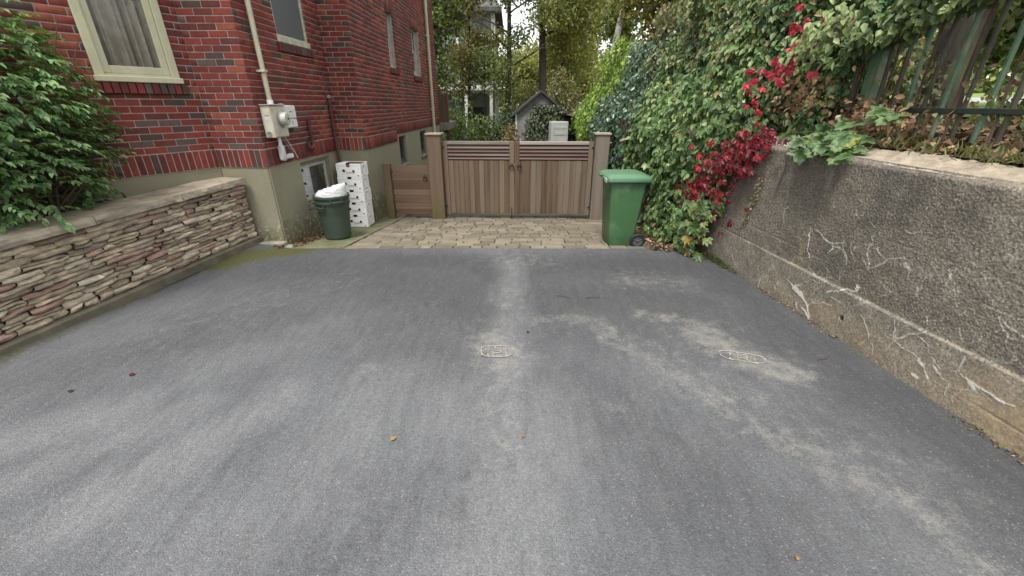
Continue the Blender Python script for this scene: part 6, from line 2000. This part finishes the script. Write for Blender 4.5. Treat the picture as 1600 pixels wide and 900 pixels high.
tree('bare stemmed young tree before the white porch', (-1.28, 20.0, -1.0), 5.2, .055, (.1, 0), [(-1.2, 19.9, 3.2, .6, .5, .8, .5)], GRE, [3, 3, 2, 2], .10, 2400, nl=6, zfirst=.5)
tree('young straight stemmed tree beside the porch post', (-.95, 22.0, -1.0), 6.2, .06, (.1, 0), [(-.9, 21.9, 4.0, .7, .6, 1.0, .45)], OLV, [3, 3, 2, 2], .10, 2400, nl=6, zfirst=.5)
tree('olive tree above the dark ivy bank', (4.4, 13.0, 1.5), 7.0, .13, (-.2, 0), [(4.0, 12.8, 4.6, 1.3, 1.3, 1.0, 1.0), (4.4, 12.5, 3.3, .9, 1.2, .6, .5)], OLV, [3, 4, 2, 1], SZ, 4200, nl=8, zfirst=.35)
tree('thin trunked tree behind the hedge with brownish leaves', (4.6, 10.2, 1.5), 6.5, .07, (.1, 0), [(4.5, 10.0, 4.0, .8, 1.0, .6, .7), (4.9, 10.4, 3.2, .9, .9, .6, .5)], BRW, [3, 3, 2, 3], .10, 3400, nl=8, zfirst=.35)
tree('green tree right of the thin trunks behind the hedge', (5.2, 8.2, 1.55), 6.0, .12, (-.2, 0), [(4.6, 7.9, 3.9, 1.1, 1.1, .7, 1.0), (5.0, 8.0, 2.8, .8, .9, .6, .5)], [(.09, .11, .04), (.13, .145, .05), (.06, .075, .03)], [3, 3, 2], .10, 4200, nl=8, zfirst=.35)
tree('tall yellow-green tree far behind the shed', (4.5, 27.0, -.8), 12, .2, (0, 0), [(4.2, 26.5, 6.5, 2.2, 2, 2.2, 1.3), (3.4, 26, 3.4, 1.8, 1.4, 1.5, 1.4), (.9, 26, 3.6, 1.7, 1.2, 1.2, 1.0)], YEL, [3, 3, 3, 2], .15, 4200, nl=8)
tree('thick trunked tree behind the iron fence', (5.25, 5.55, 1.45), 7.5, .24, (.15, .1), [(5.8, 4.6, 5.0, 1.7, 1.6, 1.0, 1.2), (6.9, 4.9, 3.3, .9, .8, .6, .45), (6.2, 6.0, 2.9, .5, .6, .7, .3)], [(.09, .12, .04), (.15, .18, .07), (.06, .085, .03), (.2, .22, .1)], [3, 3, 2, 1.5], .11, 4200, bark=M_BARKG, nl=8, zfirst=.4, group='trees beyond the iron fence')
tree('leafy tree across the lawn beyond the fence', (10.5, 8.5, 1.7), 6.5, .16, (0, 0), [(10.0, 8.2, 4.6, 2.0, 2.0, 1.6, 1.4), (9.2, 8.6, 3.1, 1.0, 1.0, .6, .4)], GRE, [2, 4, 2, 3], .13, 4200, nl=8, zfirst=.35, group='trees beyond the iron fence')

# ---- shrubs behind the gate
def shrub(label, c, r3, n, cols, wts, size, name='shrub', mat=M_LEAF, group='shrubs behind the gate'):
    def smp(m):
        u_ = nz(rng.standard_normal((m, 3))) * rng.random((m, 1)) ** .4
        P = np.array(c) + u_ * np.array(r3) * (1 + .25 * wavy(u_ * 2 + c[0], 1.5))[:, None]
        return P
    gz = float(yard_z(c[0], c[1])) if c[0] < 2.4 else float(bank_z(c[0], c[1]))
    root = thing(name, (c[0], c[1], gz), label, 'shrub', group)
    mass(None, None, None, n, smp, size, cols, wts, mat=mat, parent=root, out0=(0, -.5, .7), ax0=(0, -.2, -.7), jit=.7)
    g = Geo()
    for k in range(6):
        lp, lr = limb((c[0] + .1 * math.sin(k), c[1] + .1 * math.cos(k), gz), (.5 * math.sin(k * 1.7), .5 * math.cos(k * 2.3), 1.4), max(c[2] - gz, .4) + r3[2] * .4, .018, 6)
        g.tube(lp, lr, 5)
    g.build('stem', M_STEM, root)
    return root
shrub('bright green shrub behind the left gate leaf by the deck', (-2.0, 16.5, .75), (.75, .7, 1.15), 1900, [(.12, .18, .04), (.17, .23, .055), (.08, .12, .035)], [3, 3, 2], .11)
shrub('mid green shrub in the middle before the porch', (-1.0, 17.2, .45), (.8, .7, 1.0), 1900, [(.10, .14, .04), (.14, .18, .06), (.07, .10, .03)], [3, 3, 2], .11)
shrub('dark evergreen shrub left of the garden shed', (-.35, 16.8, .25), (.6, .6, .95), 1900, [(.04, .06, .028), (.06, .085, .035), (.03, .045, .02)], [3, 3, 2], .10)
shrub('dark leafy shrub against the left flank of the shed', (.05, 18.0, .9), (.55, .6, .9), 1500, [(.045, .065, .028), (.07, .09, .035)], [3, 3], .10)
shrub('yellow-green bush above the shed roof', (.55, 22.5, 2.0), (1.3, 1.0, .9), 2200, [(.22, .23, .07), (.29, .28, .10), (.14, .16, .05)], [3, 2, 3], .13)
shrub('olive bush right of the shed under the trees', (2.0, 18.6, 1.9), (.7, .8, 1.2), 2200, [(.15, .14, .05), (.11, .11, .04), (.19, .17, .06)], [3, 3, 2], .11)
shrub('tan flowered shrub low behind the gate middle', (-.05, 15.0, .45), (.4, .4, .7), 700, [(.22, .15, .08), (.14, .13, .06), (.3, .24, .15)], [3, 3, 1], .10)
shrub('leafy bush under the thick trunked tree', (5.9, 4.7, 1.85), (.6, .6, .45), 1100, [(.10, .14, .045), (.15, .18, .06), (.07, .09, .035)], [3, 3, 2], .09, group='shrubs beyond the iron fence')
shrub('low bush behind the creeper on the iron fence', (4.5, 5.6, 1.95), (.55, .7, .55), 1200, [(.09, .12, .04), (.13, .15, .055), (.17, .12, .06)], [3, 3, 1], .09, group='shrubs beyond the iron fence')
shrub('round green bush on the lawn before the street', (9.6, 6.6, 2.3), (1.0, .9, .75), 1500, [(.12, .16, .05), (.17, .20, .07), (.08, .11, .04)], [3, 3, 2], .11, group='shrubs beyond the iron fence')
shrub('tall bush left of the yellow guy guard', (7.6, 10.4, 2.7), (.8, .8, 1.2), 1800, [(.12, .15, .05), (.18, .20, .08), (.08, .10, .04)], [3, 3, 2], .11, group='shrubs beyond the iron fence')
# far wood that closes the view
def s_wood(n):
    x = rng.uniform(-22, 45, n); y = 44 + 8 * rng.random(n)
    top = 5.2 + 2.2 * wavy(np.stack([x, 0 * x, 0 * x], 1), .25) + 1.0 * wavy(np.stack([x, 0 * x, 0 * x], 1), .9) + np.where(x > 2, 2.5, 0)
    z = -1.5 + rng.random(n) ** .9 * (top + 1.5)
    return np.stack([x, y, z], 1)
def s_east(n):
    y = rng.uniform(-10, 46, n); x = 30 + 8 * rng.random(n)
    top = 6.5 + 2.2 * wavy(np.stack([y, 0 * y, 0 * y], 1), .25) + 1.0 * wavy(np.stack([y, 0 * y, 0 * y], 1), .9)
    return np.stack([x, y, 1.5 + rng.random(n) ** .9 * top], 1)
P = np.concatenate([s_wood(24000), s_east(14000)])
C = palette(len(P), GRE + YEL, [3, 3, 2, 2, 1.5, 1, 2, 2], .25, 1 + .25 * wavy(P, .5))
arr = leaf_arrays(P, nz(np.array([0, 0, -.5]) + .8 * rng.standard_normal((len(P), 3))), nz(np.array([0, -.5, .8]) + .6 * rng.standard_normal((len(P), 3))), .5 * rng.uniform(.6, 1.3, len(P)), 1.2, C, .1)
o = quads_mesh('far_wood', arr[0], arr[1], M_LEAF, attrs={'col': arr[2]})
tag(o, 'hazy yellow-green woodland far behind everything', 'woodland', kind='stuff')

# ================================================================== beyond the iron fence: car, guy wire and pole
M_CARR = pmat('red_car_paint', (.32, .02, .018), (.30, .018, .016), 3, .25, 0, spec=.6)
cr0 = thing('parked_car', (13.7, 18.2, 1.85), 'red car parked on the street beyond the fence', 'car')
CRF = Frame((12.9, 16.2), (12.9, 20.4))
cz = 1.83
def prof_loft(g, prof, n0, n1, fr):
    m = len(prof)
    V = [fr(s, n0, z) for s, z in prof] + [fr(s, n1, z) for s, z in prof]
    g.add(V, [tuple(range(m)), tuple(range(2 * m - 1, m - 1, -1))] + [(k, m + k, m + (k + 1) % m, (k + 1) % m) for k in range(m)])
g = Geo(); prof_loft(g, [(0.05, cz + .25), (0, cz + .55), (.1, cz + .80), (.95, cz + .92), (3.4, cz + .95), (4.15, cz + .85), (4.2, cz + .5), (4.15, cz + .25)], -1.7, 0, CRF); g.build('body', M_CARR, cr0)
g = Geo(); prof_loft(g, [(.85, cz + .92), (1.55, cz + 1.42), (2.9, cz + 1.45), (3.6, cz + .95)], -1.55, -.12, CRF); g.build('cabin', pmat('car_window', (.12, .15, .18), None, 3, .08, 0), cr0)
g = Geo(); prof_loft(g, [(1.5, cz + 1.43), (1.6, cz + 1.47), (2.85, cz + 1.49), (3.0, cz + 1.44)], -1.52, -.15, CRF); g.build('roof', M_CARR, cr0)
for s_ in (.8, 3.35):
    for n_ in (-.02, -1.68):
        g = Geo(); c_ = CRF(s_, n_, cz + .31)
        g.lathe(c_, [(0, -.1), (.2, -.1), (.3, -.09), (.32, 0), (.3, .09), (.2, .1), (0, .1)], 20, axis='x'); wl_ = g.build('wheel', M_TYRE, cr0, smooth=True)
for n_ in (-.25, -1.45):
    g = Geo(); g.bbox(CRF, -.02, .06, n_ - .15, n_ + .15, cz + .58, cz + .72, .01); g.build('tail_light', pmat('tail_lamp', (.5, .03, .02), None, 3, .2, 0), cr0)
pol = thing('utility_pole', (12.9, 10.2, 1.75), 'wooden utility pole by the street', 'pole')
g = Geo(); g.tube([(12.9, 10.2, 1.6), (12.9, 10.2, 9.5)], [.15, .11], 12); g.build('shaft', M_BARKG, pol, smooth=True)
gw = thing('guy_wire', (8.6, 11.1, 1.65), 'slanting guy wire with yellow plastic guard on the lawn', 'guy wire')
pA, pB = np.array([8.6, 11.1, 1.65]), np.array([12.85, 10.25, 8.6])
g = Geo(); g.tube([pA, pB], .008, 6); g.build('wire', M_GREYM, gw)
dd = nz(pB - pA)
g = Geo(); g.tube([pA + dd * .35, pA + dd * 2.0], .05, 8); g.build('guard', pmat('yellow_guard', (.62, .50, .03), None, 4, .5, .03), gw, smooth=True)
